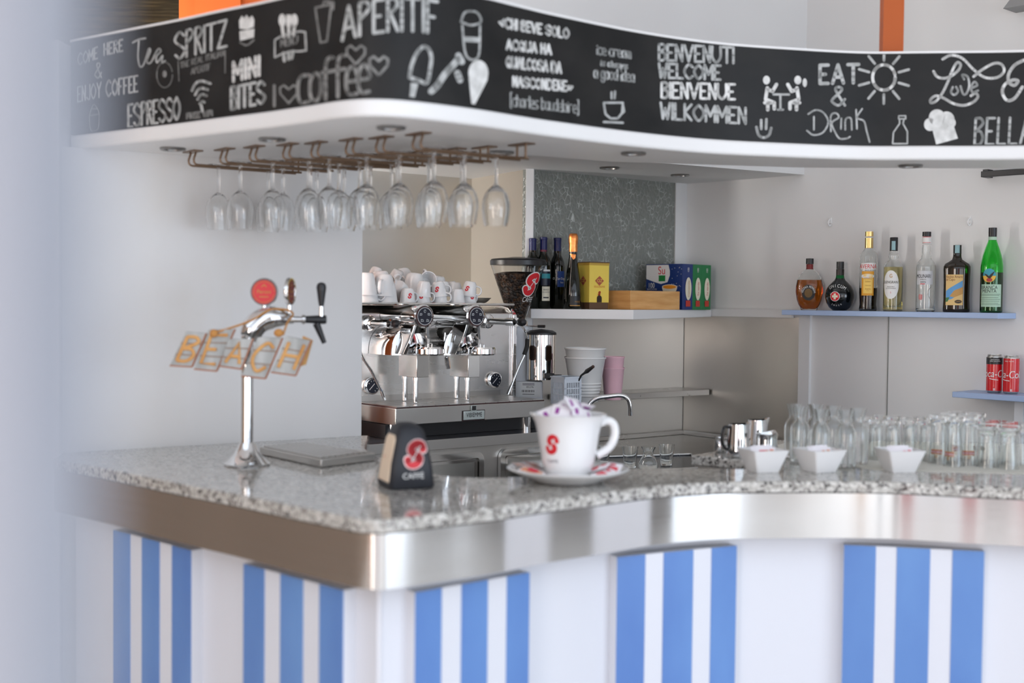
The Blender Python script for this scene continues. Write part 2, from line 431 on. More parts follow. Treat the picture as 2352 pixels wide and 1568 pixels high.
ORD = 'first second third fourth fifth sixth seventh eighth ninth tenth eleventh twelfth thirteenth fourteenth fifteenth sixteenth seventeenth eighteenth nineteenth twentieth'.split()
ORD += ['twenty-first','twenty-second','twenty-third','twenty-fourth']
def face(p): return math.atan2(-p[0], p[1])                  # turn a thing's -Y side to the room

# ------------------------------------------------------------------ the place: plan lines (metres)
FRONT = smooth([(-1.262,3.475,0),(-1.109,3.338,0),(-1.0,3.235,0),(-.781,3.022,0),(-.613,2.868,0),(-.46,2.715,0),(-.345,2.607,0),(-.305,2.575,0),(-.268,2.566,0),(-.225,2.586,0),(-.13,2.66,0),(-.026,2.74,0),(.086,2.85,0),(.207,2.948,0),(.345,3.066,0),(.45,3.125,0),(.556,3.162,0),(.756,3.186,0),(.96,3.186,0),(1.14,3.135,0),(1.28,3.10,0),(1.5,3.03,0),(1.9,2.9,0),(2.7,2.55,0)], 5)
FRONT = [(p[0],p[1]) for p in FRONT]
CAN = smooth([(-1.285,3.685,0),(-1.05,3.508,0),(-.905,3.40,0),(-.77,3.29,0),(-.64,3.19,0),(-.507,3.075,0),(-.41,2.985,0),(-.33,2.951,0),(-.24,2.977,0),(-.10,3.085,0),(.02,3.205,0),(.11,3.292,0),(.33,3.476,0),(.563,3.617,0),(.80,3.69,0),(1.02,3.735,0),(1.2,3.722,0),(1.48,3.69,0),(1.85,3.60,0),(2.7,3.28,0)], 6)
CAN = [(p[0],p[1]) for p in CAN]
A1, B1 = Vector((-1.29,3.62)), Vector((-.495,4.16))          # the white partition at the end of the bar
CC = Vector((.8077,5.9)); VX = Vector((.784,.62)); EX = Vector((.67,-.742))   # inner corner of the sink, its two walls
WEND = CC+EX*.646
SOF, NSOF = 1.977, 2.10
def slab(name, p, q, t, z0, z1, m, parent=None, **k):        # upright board from p to q, its thickness away from the room
    d = Vector((q[0]-p[0], q[1]-p[1])).normalized(); n = Vector((-d.y, d.x))*t
    return struct(name, MB().prism([(p[0],p[1]),(q[0],q[1]),(q[0]+n.x,q[1]+n.y),(p[0]+n.x,p[1]+n.y)], z0, z1), m, parent, **k)
struct('floor', MB().box(-6,6,-6,7.2,-.1,0), FLOORM)
struct('ceiling', MB().box(-6,6,1.6,7.2,3.3,3.4), WALL)
slab('wall_left', A1, B1, .10, 0, SOF, WALLB)
slab('wall_back', (-1.6,4.635), (-.19,5.75), .08, 0, NSOF, STEELP)
slab('wall_niche', (-.19,5.75), (.0555,5.31), .02, 0, NSOF, BEIGE)
struct('trim_1', MB().prism([(.053,5.29),(.084,5.295),(.09,5.35),(.05,5.34)], 1.40, NSOF), TRIM)
Q = hit(1222,500,CC,VX)
slab('wall_sink', (Q.x-.03,Q.y-.024), CC, .06, 0, 1.50, STEELP)
wf0 = hit(1551,500,CC,VX)
pane = obj('pane', MB().prism([(Q.x-.02,Q.y-.016),(wf0.x,wf0.y),(wf0.x-.02,wf0.y+.025),(Q.x-.04,Q.y+.009)], 1.50, NSOF), CRACKLE)
win = bpy.data.objects.new('window_1', None); COL.objects.link(win); win['kind'] = 'structure'; pane.parent = win
fr = obj('window_frame', MB().prism([(wf0.x,wf0.y-.01),(CC.x-.004,CC.y-.012),(CC.x+.02,CC.y+.06),(wf0.x-.03,wf0.y+.05)], 1.50, NSOF), TRIM, win)
slab('wall_corner', CC, WEND, .06, 0, NSOF, WALL)
slab('trim_2', CC+EX*.002+Vector((-.004,-.004)), WEND+Vector((-.004,-.004)), .004, .80, 1.49, STEELP)
slab('trim_3', CC+EX*.004+Vector((-.02,-.018)), WEND-EX*.03+Vector((-.02,-.018)), .015, 1.488, 1.522, TRIM)
slab('trim_4', WEND+Vector((-.012,-.010)), WEND+EX*.055+Vector((-.012,-.010)), .02, 0, 1.50, TRIM)
W2 = WEND+EX*2.4
slab('wall_right', WEND, W2, .08, 0, 3.3, WALL)
BH0, BH1 = Vector((1.245,5.42)), Vector((-.70,4.238))
struct('wall_upper', MB().prism([(BH1.x,BH1.y),(BH0.x,BH0.y),(BH0.x-.04,BH0.y+.07),(BH1.x-.04,BH1.y+.07)], NSOF+.03, 3.3), WALL)
struct('ceiling_niche', MB().prism([(BH1.x,BH1.y),(BH0.x,BH0.y),(WEND.x,WEND.y),(CC.x,CC.y),(-.19,5.80),(-1.6,4.7),(-1.2,4.0)], NSOF, NSOF+.03), WALL)
slab('trim_5', WEND+EX*.42+Vector((-.002,-.002)), WEND+EX*.424+Vector((-.002,-.002)), .003, .9, 1.50, cm('panel_joint',(150,150,146),.7))
# orange portal and thatch beyond the canopy, room sides
pl = aty(411,40,4.3).x; prr = aty(706,40,4.3).x
struct('column_1', MB().box(pl,prr,4.3,4.7,0,3.3).box(pl+.06,prr-.22,4.27,4.3,0,3.3), ORANGE)
struct('wall_far', MB().box(-4,-.9,6.4,6.5,0,4.2), THATCH)
struct('wall_side', MB().prism([(-3.6,4.1),(-1.36,3.72),(-1.36,3.80),(-3.6,4.2)], 0, 2.02), WALL)
struct('trim_6', MB().prism([(-1.345,3.60),(-1.288,3.60),(-1.288,3.70),(-1.345,3.70)], 0, 2.275), TRIM, bevel=.004)
struct('trim_7', MB().prism([(-1.40,3.63),(-1.345,3.63),(-1.345,3.70),(-1.40,3.70)], 0, 2.0), TRIM)
struct('door_1', MB().prism([(-.140,.235),(-.0928,.235),(-.0928,.285),(-.140,.285)], 0, 2.6), cm('door_jamb_paint',(156,158,166),.5))
struct('column_2', MB().box(-3.2,-2.75,-1.6,-1.2,0,3.3), ORANGE)
struct('reflection_wall_side', MB().box(-4.2,-4.1,-4,4.3,0,3.3), cm('warm_reflection_wall',(160,140,122),.7))  # unseen wall, added for a warm dim reflection in the bar's left side
struct('reflection_wall_end', MB().box(5.6,5.7,.55,6,0,3.3), cm('grey_reflection_wall',(150,148,146),.6))  # unseen wall, added and sized to give the steel band a grey reflection
for i, (x0, x1, c) in enumerate(((-.55,.15,(196,52,60)),(.35,.75,(110,84,70)),(1.55,1.75,(120,126,136)),(2.5,2.8,(222,150,60)),(3.6,4.6,(150,130,112)),(-2.2,-1.5,(120,116,112)))): struct('column_%d' % (i+4), MB().box(x0,x1,-4.4,-4.2,0,3.0), cm('reflection_paint_%d' % i,c,.6))  # unseen coloured slabs, added only as reflections in the steel band

# ------------------------------------------------------------------ bar counter
bar = thing('bar_counter', 'curved white bar front with blue striped boards and a steel band under the worktop', 'bar counter', (0,0,0))
back = offset(FRONT, .30)
obj('body', MB().prism(offset(FRONT,.068)+back[::-1], 0, 1.068), BARW, bar, angle=50)
obj('steel_band', MB().prism(offset(FRONT,.004)+offset(FRONT,.03)[::-1], .955, 1.069), BAND, bar, angle=50, label='brushed steel band under the granite')
PF = offset(FRONT, .036)
for lab, yt, ed in (('narrow striped board nearest the wall end',1240,(262,300,327,367,396,440)),('striped board beside the bar corner, on the shaded side',1325,(560,608,645,697,735,790)),
                    ('striped board just past the corner',1335,(953,1014,1060,1120,1164,1216)),('striped board at the inward bend',1270,(1417,1482,1524,1592,1634,1692)),('broad striped board at the outward bend',1258,(1938,2012,2060,2137,2188,2262))):
    a, b = hitpoly(ed[0],yt,PF)[0], hitpoly(ed[-1],yt,PF)[0]
    ux = Vector((b.x-a.x,b.y-a.y,0)); L = ux.length; ux /= L
    M = Matrix(((ux.x,-ux.y,0,a.x),(ux.y,ux.x,0,a.y),(0,0,1,0),(0,0,0,1)))
    pn = obj('striped_panel', MB().box(0,L,0,.036,.06,.932,M), BARW, bar, .002, lab)
    d2 = Vector((ux.x,ux.y))
    xs = [(hit(e,yt,(a.x,a.y),d2)-a).to_2d().dot(d2) for e in ed]
    for i in (0,2,4):
        obj('blue_stripe', MB().box(xs[i]+(.0008 if i == 0 else 0),xs[i+1]-(.0008 if i == 4 else 0),-.0018,.001,.0605,.9315,M), BLUE, pn, label='blue painted stripe')
P1, P2, P3 = at(1586,1045,1.1), at(1705,1056,1.1), at(1642,1036,1.1)
top = FRONT+[(2.85,3.6),(2.05,4.15),(.80,4.15),(P3.x,P3.y),(P1.x,P1.y),(P2.x,P2.y),(.75,3.414)]
inn = [(p[0],p[1]) for p in smooth([(.481,3.415,0),(.37,3.41,0),(.266,3.38,0),(.1,3.27,0),(.0,3.21,0),(-.081,3.195,0),(-.15,3.215,0),(-.20,3.27,0),(-.41,3.68,0),(-.468,4.165,0)],4)]
wt = obj('worktop', MB().prism(top+inn+[(B1.x,B1.y-.001),(A1.x+.003,A1.y-.002)], 1.07, 1.10), GRANITE, bevel=.006, angle=50)
tag(wt, 'speckled grey granite worktop running round the curved bar', 'worktop')

# ------------------------------------------------------------------ canopy with the chalk-written fascia
can = thing('bar_canopy', 'white curved canopy over the bar with a black chalk-written fascia', 'canopy')
zb = [at(2352,387,SOF),at(1850,385,SOF),at(1400,371,SOF),at(1215,356,SOF),at(1080,376,SOF),at(900,384,SOF)]
poly = offset(CAN,.013)+[(2.75,3.60)]+[(p.x,p.y) for p in zb]+[(B1.x,B1.y+.02),(A1.x,A1.y+.08)]
obj('soffit', MB().prism(poly, SOF, 2.288), mat('soffit_paint', (.90,.885,.87), .4), can, angle=50)
fas = obj('fascia_board', MB().prism(CAN+offset(CAN,.0125)[::-1], 2.018, 2.284), CHALKB, can, angle=60, label='blackboard band with chalk writing')
obj('lip', MB().prism(offset(CAN,-.004)+offset(CAN,.0125)[::-1], 1.974, 2.016), PAINT, can, .008, angle=60, label='rounded white lower lip')
obj('top_trim', MB().prism(offset(CAN,-.003)+offset(CAN,.0125)[::-1], 2.285, 2.291), PAINT, can, angle=60)
def onband(x, y):
    h = hitpoly(x, y, CAN)
    if h is None: return None
    p, n = h
    if p.z > 2.2835 or p.z < 2.019: p.z = min(max(p.z,2.019),2.2835)
    return (p.x+n[0]*.0012, p.y+n[1]*.0012, p.z)
def chalk(text, x0, y0, x1, y1, h, wd, m=None, gap=1.5, slant=0, bow=0):
    st, W = layout(text, gap); W = max(W, .5); ux, uy = (x1-x0)/W, (y1-y0)/W
    out = []
    for s in st:
        q = []
        for i, p in enumerate(s):
            if i:
                a = s[i-1]; k = max(1, int(math.hypot((p[0]-a[0])*ux, (p[1]-a[1])*h/6)/14))
                q += [(a[0]+(p[0]-a[0])*j/k, a[1]+(p[1]-a[1])*j/k) for j in range(1,k)]
            q.append(p)
        out.append([(x0+p[0]*ux+slant*p[1]*h/6, y0+p[0]*uy-p[1]*h/6-bow*(1-(2*p[0]/W-1)**2)) for p in q])
    return obj('chalk_lettering', ribbons(out, wd, onband, 8), m or CHALKM, fas, clean=False, label='chalk words '+text.replace('<','').replace('>','').replace('[','').replace(']',''))
def draw(label, strokes=(), wd=5, polys=(), m=None, sm=True):
    mb = ribbons([smooth([(x,y,0) for x, y in s], 4) if sm and len(s) > 2 else s for s in strokes], wd, onband, 8) if strokes else MB()
    f = fill(polys, onband); mb.add(f.v, f.f)
    return obj('chalk_drawing', mb, m or CHALKM, fas, clean=False, label='chalk drawing of '+label)
chalk('COME',182,150,226,134,26,3); chalk('HERE',241,127,283,117,26,4); chalk('&',221,180,235,178,34,3)
chalk('ENJOY',181,234,234,223,34,3); chalk('COFFEE',246,222,317,210,36,4)
draw('a small ice cream tub',[[(207,266),(211,299),(227,296),(230,262)],[(207,266),(230,262)],[(208,264),(212,250),(218,240),(226,250),(230,262)],[(214,250),(224,250)]],2,m=CHALKG)
draw('the word Tea in script',[[(306,98),(320,91),(335,88)],[(320,92),(318,130),(322,152),(330,150),(338,128),(343,112),(346,118),(338,138),(342,146),(350,140),(358,122),(366,112),(370,118),(360,130),(362,144),(374,128),(372,144),(380,140)]],4)
draw('a round coin',[ell(379,172,18,29,24)],2.5,[ell(379,170,5,8)],CHALKG)
chalk('SPRITZ',404,137,521,106,60,6,gap=1.2)
chalk('THE REAL ITALIAN',415,157,515,128,13,2,CHALKG,1); chalk('APERITIF',440,171,484,160,14,2,CHALKG,1)
draw('a bracket line',[[(410,140),(412,186)]],2,m=CHALKG,sm=False); draw('a bracket line',[[(518,116),(518,168)]],2,m=CHALKG,sm=False)
chalk('ESPRESSO',296,293,413,274,52,5.5,gap=1.2)
draw('a wireless signal',[[(442,208),(450,192),(464,186),(484,192)],[(449,218),(456,206),(466,203),(478,206)],[(455,228),(460,220),(467,217),(475,220)],[(460,238),(465,233),(470,235)],[(463,242),(466,256)]],6)
chalk('FREE WIFI',430,273,488,266,12,4,m=CHALKG,gap=1)
draw('a cupcake',[],0,[[(550,48),(556,36),(562,42),(567,34),(573,42),(580,36),(585,46),(584,62),(568,68),(551,66)],[(551,72),(585,66),(584,86),(552,94)]],CHALK)
draw('the cupcake stand',[[(552,98),(568,104),(584,92)]],4,m=CHALKG)
chalk('MINI',537,187,596,173,44,7,CHALK,gap=1.7); chalk('BITES',532,251,608,236,50,7,CHALKM,gap=1.4)
draw('a spoon',[[(649,60),(652,84)]],7,[ell(649,47,8,15)],CHALK,False); draw('a knife',[[(664,60),(664,85)]],7,[[(658,34),(670,34),(669,62),(659,62)]],CHALK,False); draw('a fork',[[(677,60),(675,82)]],7,[ell(677,47,8,15)],CHALK,False)
for q in ([(652,122),(654,140)],[(664,120),(664,136)],[(674,118),(671,134)]): draw('a cutlery handle',[q],7,m=CHALKM,sm=False)
draw('a menu banner',[[(632,92),(645,84),(670,76),(690,72),(702,74),(704,116),(690,118),(668,118),(648,124),(632,132),(632,92)]],4,m=CHALKM,sm=False)
chalk('MENU',646,108,684,100,18,3,CHALKG,1.2)
draw('a tall glass with a straw',[[(725,18),(737,98),(752,95),(762,10)],[(725,18),(762,10)],[(742,14),(746,2)],[(750,4),(767,6),(766,22)]],4.5,m=CHALKG,sm=False)
chalk('APERITIF',787,93,1004,78,74,8,gap=1.3,bow=14)
chalk('I',631,243,632,243,46,7,CHALKG)
H = lambda x, y, s: [(x,y+.48*s),(x-.42*s,y+.0*s),(x-.44*s,y-.28*s),(x-.24*s,y-.42*s),(x,y-.20*s),(x+.24*s,y-.42*s),(x+.44*s,y-.28*s),(x+.42*s,y+.0*s),(x,y+.48*s)]
draw('a heart',[H(664,215,46)],4.5,m=CHALKG,sm=False); draw('a heart above the coffee word',[H(818,125,48)],5,m=CHALKG,sm=False); draw('a heart near the canopy corner',[H(870,150,48)],6,m=CHALKG,sm=False)
chalk('coffee',686,238,848,210,92,9,CHALKG,gap=.5)
draw('an ice lolly',[[(940,178),(945,150),(957,122),(971,108),(983,112),(990,130),(988,155),(980,190),(960,184),(940,178)]],9,[[(943,190),(960,192),(952,224),(940,222)]],CHALKM)
draw('a sweet on a stick',[[(990,210),(1005,195),(1020,172),(1040,150),(1052,135)],[(1052,128),(1060,142)],[(1050,168),(1056,184)]],15,m=CHALKM)
draw('an ice cream cone',[],0,[ell(1098,168,23,30),[(1076,180),(1120,182),(1090,240),(1082,238)]],CHALK)
draw('a lidded takeaway cup',[[(1058,50),(1066,30),(1080,26),(1096,30),(1104,50),(1081,58),(1058,50)],[(1061,58),(1070,128),(1098,130),(1102,58)]],5,[[(1064,84),(1101,86),(1100,98),(1066,96)]],CHALKM)
for t, a in (('<CHI BEVE SOLO',(1146,62,1305,88,22)),('ACQUA HA',(1163,113,1265,125,22)),('QUALCOSA DA',(1163,154,1288,168,24)),('NASCONDERE>',(1178,198,1314,210,22))): chalk(t,*a,5,CHALK,1.3)
chalk('[charles baudelaire]',1172,243,1328,260,26,3,CHALKM,1)['label'] = 'small bracketed chalk line under the quotation'
for t, a in (('ice cream',(1371,124,1448,134,22)),('is always',(1380,150,1440,158,12)),('a good idea',(1364,178,1456,188,24))): chalk(t,*a,4,CHALKM,1)
draw('a steaming cup on a saucer',[[(1386,236),(1390,262),(1402,272),(1418,272),(1428,260),(1430,236),(1386,236)],[(1430,242),(1433,256),(1424,264)],[(1386,280),(1430,282)],[(1404,226),(1404,212)],[(1411,226),(1412,210)]],5,m=CHALKM,sm=False)
for t, a, m_ in (('BENVENUTI',(1513,138,1684,145,36),CHALKM),('WELCOME',(1513,178,1654,183,32),CHALKM),('BIENVENUE',(1519,224,1687,228,34),CHALK),('WILKOMMEN',(1517,272,1712,284,36),CHALKM)): chalk(t,*a,6,m_,1.2)
for sx, x0 in ((1,1760),(-1,1832)):
    f = lambda pts: [(x0+sx*(x-1760), y) for x, y in pts]
    draw('a seated figure' if sx > 0 else 'a seated figure with a ponytail',[f([(1762,202),(1758,228),(1778,236),(1778,250)]),f([(1764,206),(1774,210),(1783,194)]),f([(1756,236),(1770,236)]),f([(1763,238),(1763,252)])],8,[f(ell(1760,184,8,10))]+([] if sx > 0 else [f(ell(1744,190,5,10))]),CHALK,False)
draw('a little table',[[(1776,217),(1812,217)],[(1792,218),(1792,252)],[(1786,252),(1798,252)]],5,m=CHALKM,sm=False)
draw('a smiling face',[[(1737,292),(1742,310),(1754,316),(1766,310),(1771,294)],[(1748,276),(1748,296)],[(1760,274),(1759,296)]],6,m=CHALKM)
chalk('EAT',1883,192,1972,190,42,8,CHALKM,1.6); chalk('&',1912,242,1940,242,42,6,CHALKM)
draw('a shining sun',[ell(2030,178,26,29,28)],7,m=CHALK)
for a_ in [.2*k*PI+.32 for k in range(10) if not 3.3 < .2*k*PI+.32 < 3.4]: draw('a sun ray',[[(2030+math.cos(a_)*36,178+math.sin(a_)*39),(2030+math.cos(a_)*60,178+math.sin(a_)*60)]],6,m=CHALKM,sm=False)
draw('the word Drink in script',[[(1869,268),(1869,298)],[(1856,262),(1872,253),(1890,258),(1902,280),(1890,304),(1868,310),(1853,300)],[(1908,302),(1908,266),(1920,260),(1926,270),(1910,282),(1918,304),(1928,318),(1944,318),(1952,314)],[(1932,272),(1931,296)],[(1941,298),(1942,274),(1954,272),(1956,298)],[(1966,252),(1968,296)],[(1980,250),(1968,270),(1984,278),(1990,300),(1997,326)]],4,m=CHALKM)
draw('a milk bottle',[[(2064,266),(2080,266),(2080,273),(2064,273),(2064,266)],[(2066,274),(2066,284),(2052,304),(2050,330),(2084,330),(2084,302),(2074,284),(2076,274)]],3.5,m=CHALKM,sm=False)
draw('the word Love in curly script',[[(2144,164),(2152,176),(2168,180),(2186,174),(2202,160),(2206,148),(2198,144),(2188,160),(2176,190),(2164,214),(2150,232),(2138,236),(2138,228),(2150,220),(2168,226),(2190,238),(2214,242),(2236,234),(2246,222),(2240,214),(2230,220)],[(2165,136),(2184,127),(2210,134),(2236,160),(2262,178),(2290,178),(2306,164),(2300,148),(2282,146),(2256,160),(2236,176)]],6,m=CHALK)
draw('the small letters of Love',[[(2188,200),(2184,212),(2192,218),(2200,210),(2196,200)],[(2206,198),(2212,216),(2220,214),(2226,196),(2222,176),(2210,172),(2214,182)],[(2232,202),(2244,196),(2238,188),(2230,200),(2234,212),(2246,208)]],5,m=CHALKM)
draw('a curled letter',[[(2352,138),(2330,150),(2316,172),(2318,190),(2330,196),(2338,186),(2326,184),(2308,194),(2302,212),(2312,230),(2330,226),(2348,200)]],7,m=CHALK)
draw("a chef's hat",[],0,[ell(2152,270,19,19),ell(2174,274,18,18),ell(2136,286,14,15),ell(2184,282,11,12),[(2138,284),(2186,276),(2200,318),(2150,332)]],CHALK)
chalk('BELLA',2238,332,2366,330,60,6,CHALKM,1.6,slant=.05)

# recessed spotlights
def spot(p, label, r=.036):
    t = thing('ceiling_spotlight', label, 'spotlight', p, 0, 'recessed spotlights')
    obj('rim', MB().lathe([(r*.72,0),(r,0),(r*1.02,-.004),(r*.95,-.007),(r*.74,-.006),(r*.70,-.001)], 28), cm('dull_steel_rim',(150,148,146),.3,metal=1), t, clean=True)
    obj('lens', MB().lathe([(0,-.002),(r*.73,-.002)], 24), cm('spot_lens',(150,152,156),.15), t)
for q, z, lb in (((397,340),SOF,'dark recessed spotlight nearest the wall end of the bar canopy'),((625,318),SOF,'recessed spotlight behind the chalk word BITES, above the glass rails'),((898,291),SOF,'recessed spotlight by the rounded canopy corner'),
                 ((1152,348),SOF,'recessed spotlight over the coffee grinder under the canopy'),((1455,350),SOF,'recessed spotlight below the chalk coffee cup drawing'),((2092,379),SOF,'recessed spotlight below the chalk milk bottle'),
                 ((1400,384),NSOF,'recessed spotlight above the crackled window'),((1562,401),NSOF,'recessed spotlight above the corner by the window')):
    p = at(q[0],q[1],z); spot(p, lb, .036 if z == SOF else .04)
# wall fittings
r0 = hit(2269,402,WEND,EX); r1 = hit(2420,396,WEND,EX)
rl = thing('black_rail', 'short black rail mounted high on the white wall beneath the canopy', 'rail', (r0.x,r0.y,r0.z)); u = Vector((EX.x,EX.y,0)); nn = Vector((-EX.y,EX.x,0))*-1
L = (r1-r0).to_2d().length
M = Matrix(((u.x,-nn.x,0,0),(u.y,-nn.y,0,0),(0,0,1,0),(0,0,0,1)))
obj('bar', MB().box(0,L,-.055,-.035,-.012,.010,M), BLACK, rl, .002); obj('bracket', MB().box(0,.02,-.04,0,-.012,.018,M), BLACK, rl); obj('bracket', MB().box(L-.02,L,-.04,0,-.012,.018,M), BLACK, rl)
for (px, py), lb in (((1908,511),'small white hook on the wall above the round dark bottles'),((2228,509),'small white hook on the wall above the brown flat bottle')):
    p = hit(px,py,WEND,EX); h = thing('wall_hook', lb, 'hook', (p.x,p.y,p.z), math.atan2(EX.y,EX.x), 'white wall hooks')
    obj('plate', MB().box(-.006,.006,-.004,0,-.004,.02), TRIM, h, .001); obj('hook', MB().tube(smooth([(0,-.002,.014),(0,-.012,.008),(0,-.018,-.004),(.002,-.012,-.014),(.004,-.004,-.010)],4),.0032), TRIM, h)
cpp = aty(2048,60,3.86); cpb = Vector((cpp.x,3.86,2.288))
oc = obj('column_3', MB().box(-.031,.031,-.02,.02,2.288,3.3), ORANGE, loc=(cpp.x,3.86,0)); oc['kind'] = 'structure'
g = hit(2352,5,WEND,EX); wl = thing('wall_lamp', 'grey angular wall lamp above the canopy at the upper corner of the picture', 'lamp', (g.x,g.y,g.z), math.atan2(EX.y,EX.x))
obj('shade', MB().prism([(-.012,-.06),(.15,-.06),(.15,.0),(.0,.0)], 0, .004).add([(-.03,-.10,-.035),(.15,-.10,-.035),(.15,0,-.035),(-.03,0,-.035),(.03,-.03,.09),(.15,-.03,.09),(.15,0,.09),(.03,0,.09)],[(3,2,1,0),(4,5,6,7),(0,1,5,4),(1,2,6,5),(2,3,7,6),(3,0,4,7)]), cm('lamp_grey',(150,150,150),.5), wl)
obj('mount', MB().box(.05,.1,-.03,0,.0,.12), cm('lamp_grey',(150,150,150),.5), wl)

# ------------------------------------------------------------------ shelves and benches
def shelfz(name, label, pts, z0, z1, m, bev=.002):
    return tag(obj(name, MB().prism(pts, z0, z1), m, bevel=bev), label, 'shelf')
mv = Vector((-EX.y,EX.x))*-1                                 # from the bottle wall into the room
s0 = hit(1795,722,WEND+mv*.14,EX); s1 = hit(2292,735,WEND+mv*.14,EX)
SH1 = 1.522
shelfz('wall_shelf','pale blue wall shelf holding the row of seven spirit bottles',[(s0.x,s0.y),(s1.x,s1.y),(s1.x-mv.x*.139,s1.y-mv.y*.139),(s0.x-mv.x*.125,s0.y-mv.y*.125)],SH1-.021,SH1,SHELFB)
SH2 = 1.226
s2 = hit(2187,900,WEND+mv*.17,EX); s3 = s2+Vector((EX.x,EX.y,0))*.7
shelfz('wall_shelf','pale blue wall shelf holding the red soda cans',[(s2.x,s2.y),(s3.x,s3.y),(s3.x-mv.x*.169,s3.y-mv.y*.169),(s2.x-mv.x*.169,s2.y-mv.y*.169)],SH2-.021,SH2,SHELFB)
pb = hit(2337,940,WEND+mv*.06,EX)
tag(obj('shelf_upright', MB().prism([(pb.x-.012,pb.y),(pb.x+.012,pb.y-.02),(pb.x+.04,pb.y+.02),(pb.x+.016,pb.y+.04)],1.0,SH2-.022), TRIM), 'white upright under the lower blue shelf', 'shelf support')
# white corner shelf under the window
WS = 1.517
e0 = aty(1634,714,5.74); bnd = aty(1455,714,5.16); lft = aty(1219,712,5.2)
wsh = MB()
fr_ = [(lft.x,lft.y,.040),(bnd.x,bnd.y,.040),(e0.x,e0.y,.032)]; bk = [(.05,5.31),(.30,5.49),(CC.x-.01,CC.y-.02)]
pts = [(x,y) for x,y,_ in fr_]+[(CC.x-.004,CC.y-.03)]+[(.088,5.33)]
n = len(pts); th = [.040,.040,.032,.03,.04]
wsh.add([(p[0],p[1],WS) for p in pts]+[(p[0],p[1],WS-t) for p, t in zip(pts,th)], [tuple(range(n)),tuple(range(2*n-1,n-1,-1))]+[(i,n+i,n+(i+1)%n,(i+1)%n) for i in range(n)])
tag(obj('corner_shelf', wsh, TRIM, bevel=.002), 'white corner shelf under the crackled window holding wine and tea boxes', 'shelf')
nv = Vector((VX.y,-VX.x))                                    # from the window wall into the room
c0, c1 = CC-VX*.006, CC-VX*.83
tag(obj('steel_shelf', MB().prism([(c0.x+nv.x*.006,c0.y+nv.y*.006),(c0.x+nv.x*.165,c0.y+nv.y*.165),(c1.x+nv.x*.165,c1.y+nv.y*.165),(c1.x+nv.x*.006,c1.y+nv.y*.006)],1.127,1.153), STEEL, bevel=.002), 'stainless steel wall shelf below the white corner shelf', 'shelf')
SS = 1.153
# sink bench
sb = thing('sink_bench', 'stainless sink bench in the corner under the steel shelf', 'bench', (CC.x,CC.y,0), math.atan2(VX.y,VX.x))
obj('top', MB().prism([(-.004,-.004),(-.955,-.004),(-.955,-.64),(-1.34,-.64),(-1.34,-1.12),(-.004,-1.12)],.905,.934), STEEL, sb, .003); obj('body', MB().prism([(-.01,-.02),(-.95,-.02),(-.95,-.66),(-1.32,-.66),(-1.32,-1.08),(-.01,-1.08)],0,.905), STEELP, sb)
obj('upstand', MB().box(-.95,-.012,-.022,-.006,.934,.955), STEEL, sb, .003); obj('upstand', MB().box(-.024,-.006,-.97,-.02,.934,.955), STEEL, sb, .003)

BODYST = brushed('brushed_machine_steel', (.74,.73,.71), .26, .08, (3,3,14))
# ------------------------------------------------------------------ espresso machine on the back counter
MO = Vector((-.399,4.35)); MX, MN = VX.normalized(), Vector((-VX.y,VX.x)).normalized(); MR = math.atan2(MX.y,MX.x); MZ = 1.064
def ml(px, py, yl):                                          # machine coordinates of a pixel on the plane y = yl of the machine
    p = hit(px,py,MO+MN*yl,MX); return (p.to_2d()-MO).dot(MX), p.z-MZ
bc = thing('back_counter', 'steel back counter with dark top and framed doors under the espresso machine', 'counter', (MO.x,MO.y,0), MR)
obj('top', MB().box(-.55,.93,-.07,.62,MZ-.03,MZ), DARKTOP, bc, .002); obj('front_edge', MB().box(-.55,.93,-.076,-.070,MZ-.034,MZ+.001), STEEL, bc, .001)
obj('body', MB().box(-.53,.915,-.04,.60,0,MZ-.03), STEELP, bc)
x_a, x_b = ml(1109,1040,-.05)[0], ml(1147,1040,-.05)[0]
for xa, xb in ((x_a-.44,x_a),(x_b,x_b+.44)):
    d = obj('door', MB().box(xa+.03,xb-.03,-.052,-.042,.46,MZ-.085), cm('pale_sheet',(196,196,192),.25,metal=1), bc, .002)
    for k, (i, t) in enumerate(((0,.022),(.026,.010))):
        a0, a1, z0, z1 = xa+i, xb-i, .43+i, MZ-.055-i
        mb = MB(); q0 = rrect(a1-a0, z1-z0, .03-.6*i, 0); q1 = rrect(a1-a0-2*t, z1-z0-2*t, max(.03-.6*i-t,.004), 0)
        cx_, cz_ = (a0+a1)/2, (z0+z1)/2; m_ = len(q0)
        v = [(cx_+p[0],-.058+.004*k,cz_+p[1]) for p in q0]+[(cx_+p[0],-.058+.004*k,cz_+p[1]) for p in q1]+[(cx_+p[0],-.042,cz_+p[1]) for p in q0]+[(cx_+p[0],-.042,cz_+p[1]) for p in q1]
        f = [(j,(j+1)%m_,m_+(j+1)%m_,m_+j) for j in range(m_)]+[(j,(j+1)%m_,2*m_+(j+1)%m_,2*m_+j) for j in range(m_)]+[(m_+j,m_+(j+1)%m_,3*m_+(j+1)%m_,3*m_+j) for j in range(m_)]
        obj('door_frame', mb.add(v,f), MIRROR, d)
lk = ml(1077,1080,-.055); d0 = [c for c in kids(bc) if c.name.startswith('door')][0]
obj('lock', MB().tube([(lk[0],-.045,lk[1]),(lk[0],-.064,lk[1])],.013,16), CHROME, d0); 
hk = ml(985,1072,-.055); obj('handle', MB().box(hk[0]-.12,hk[0]+.02,-.075,-.05,hk[1]-.012,hk[1]+.012), MIRROR, d0, .003)

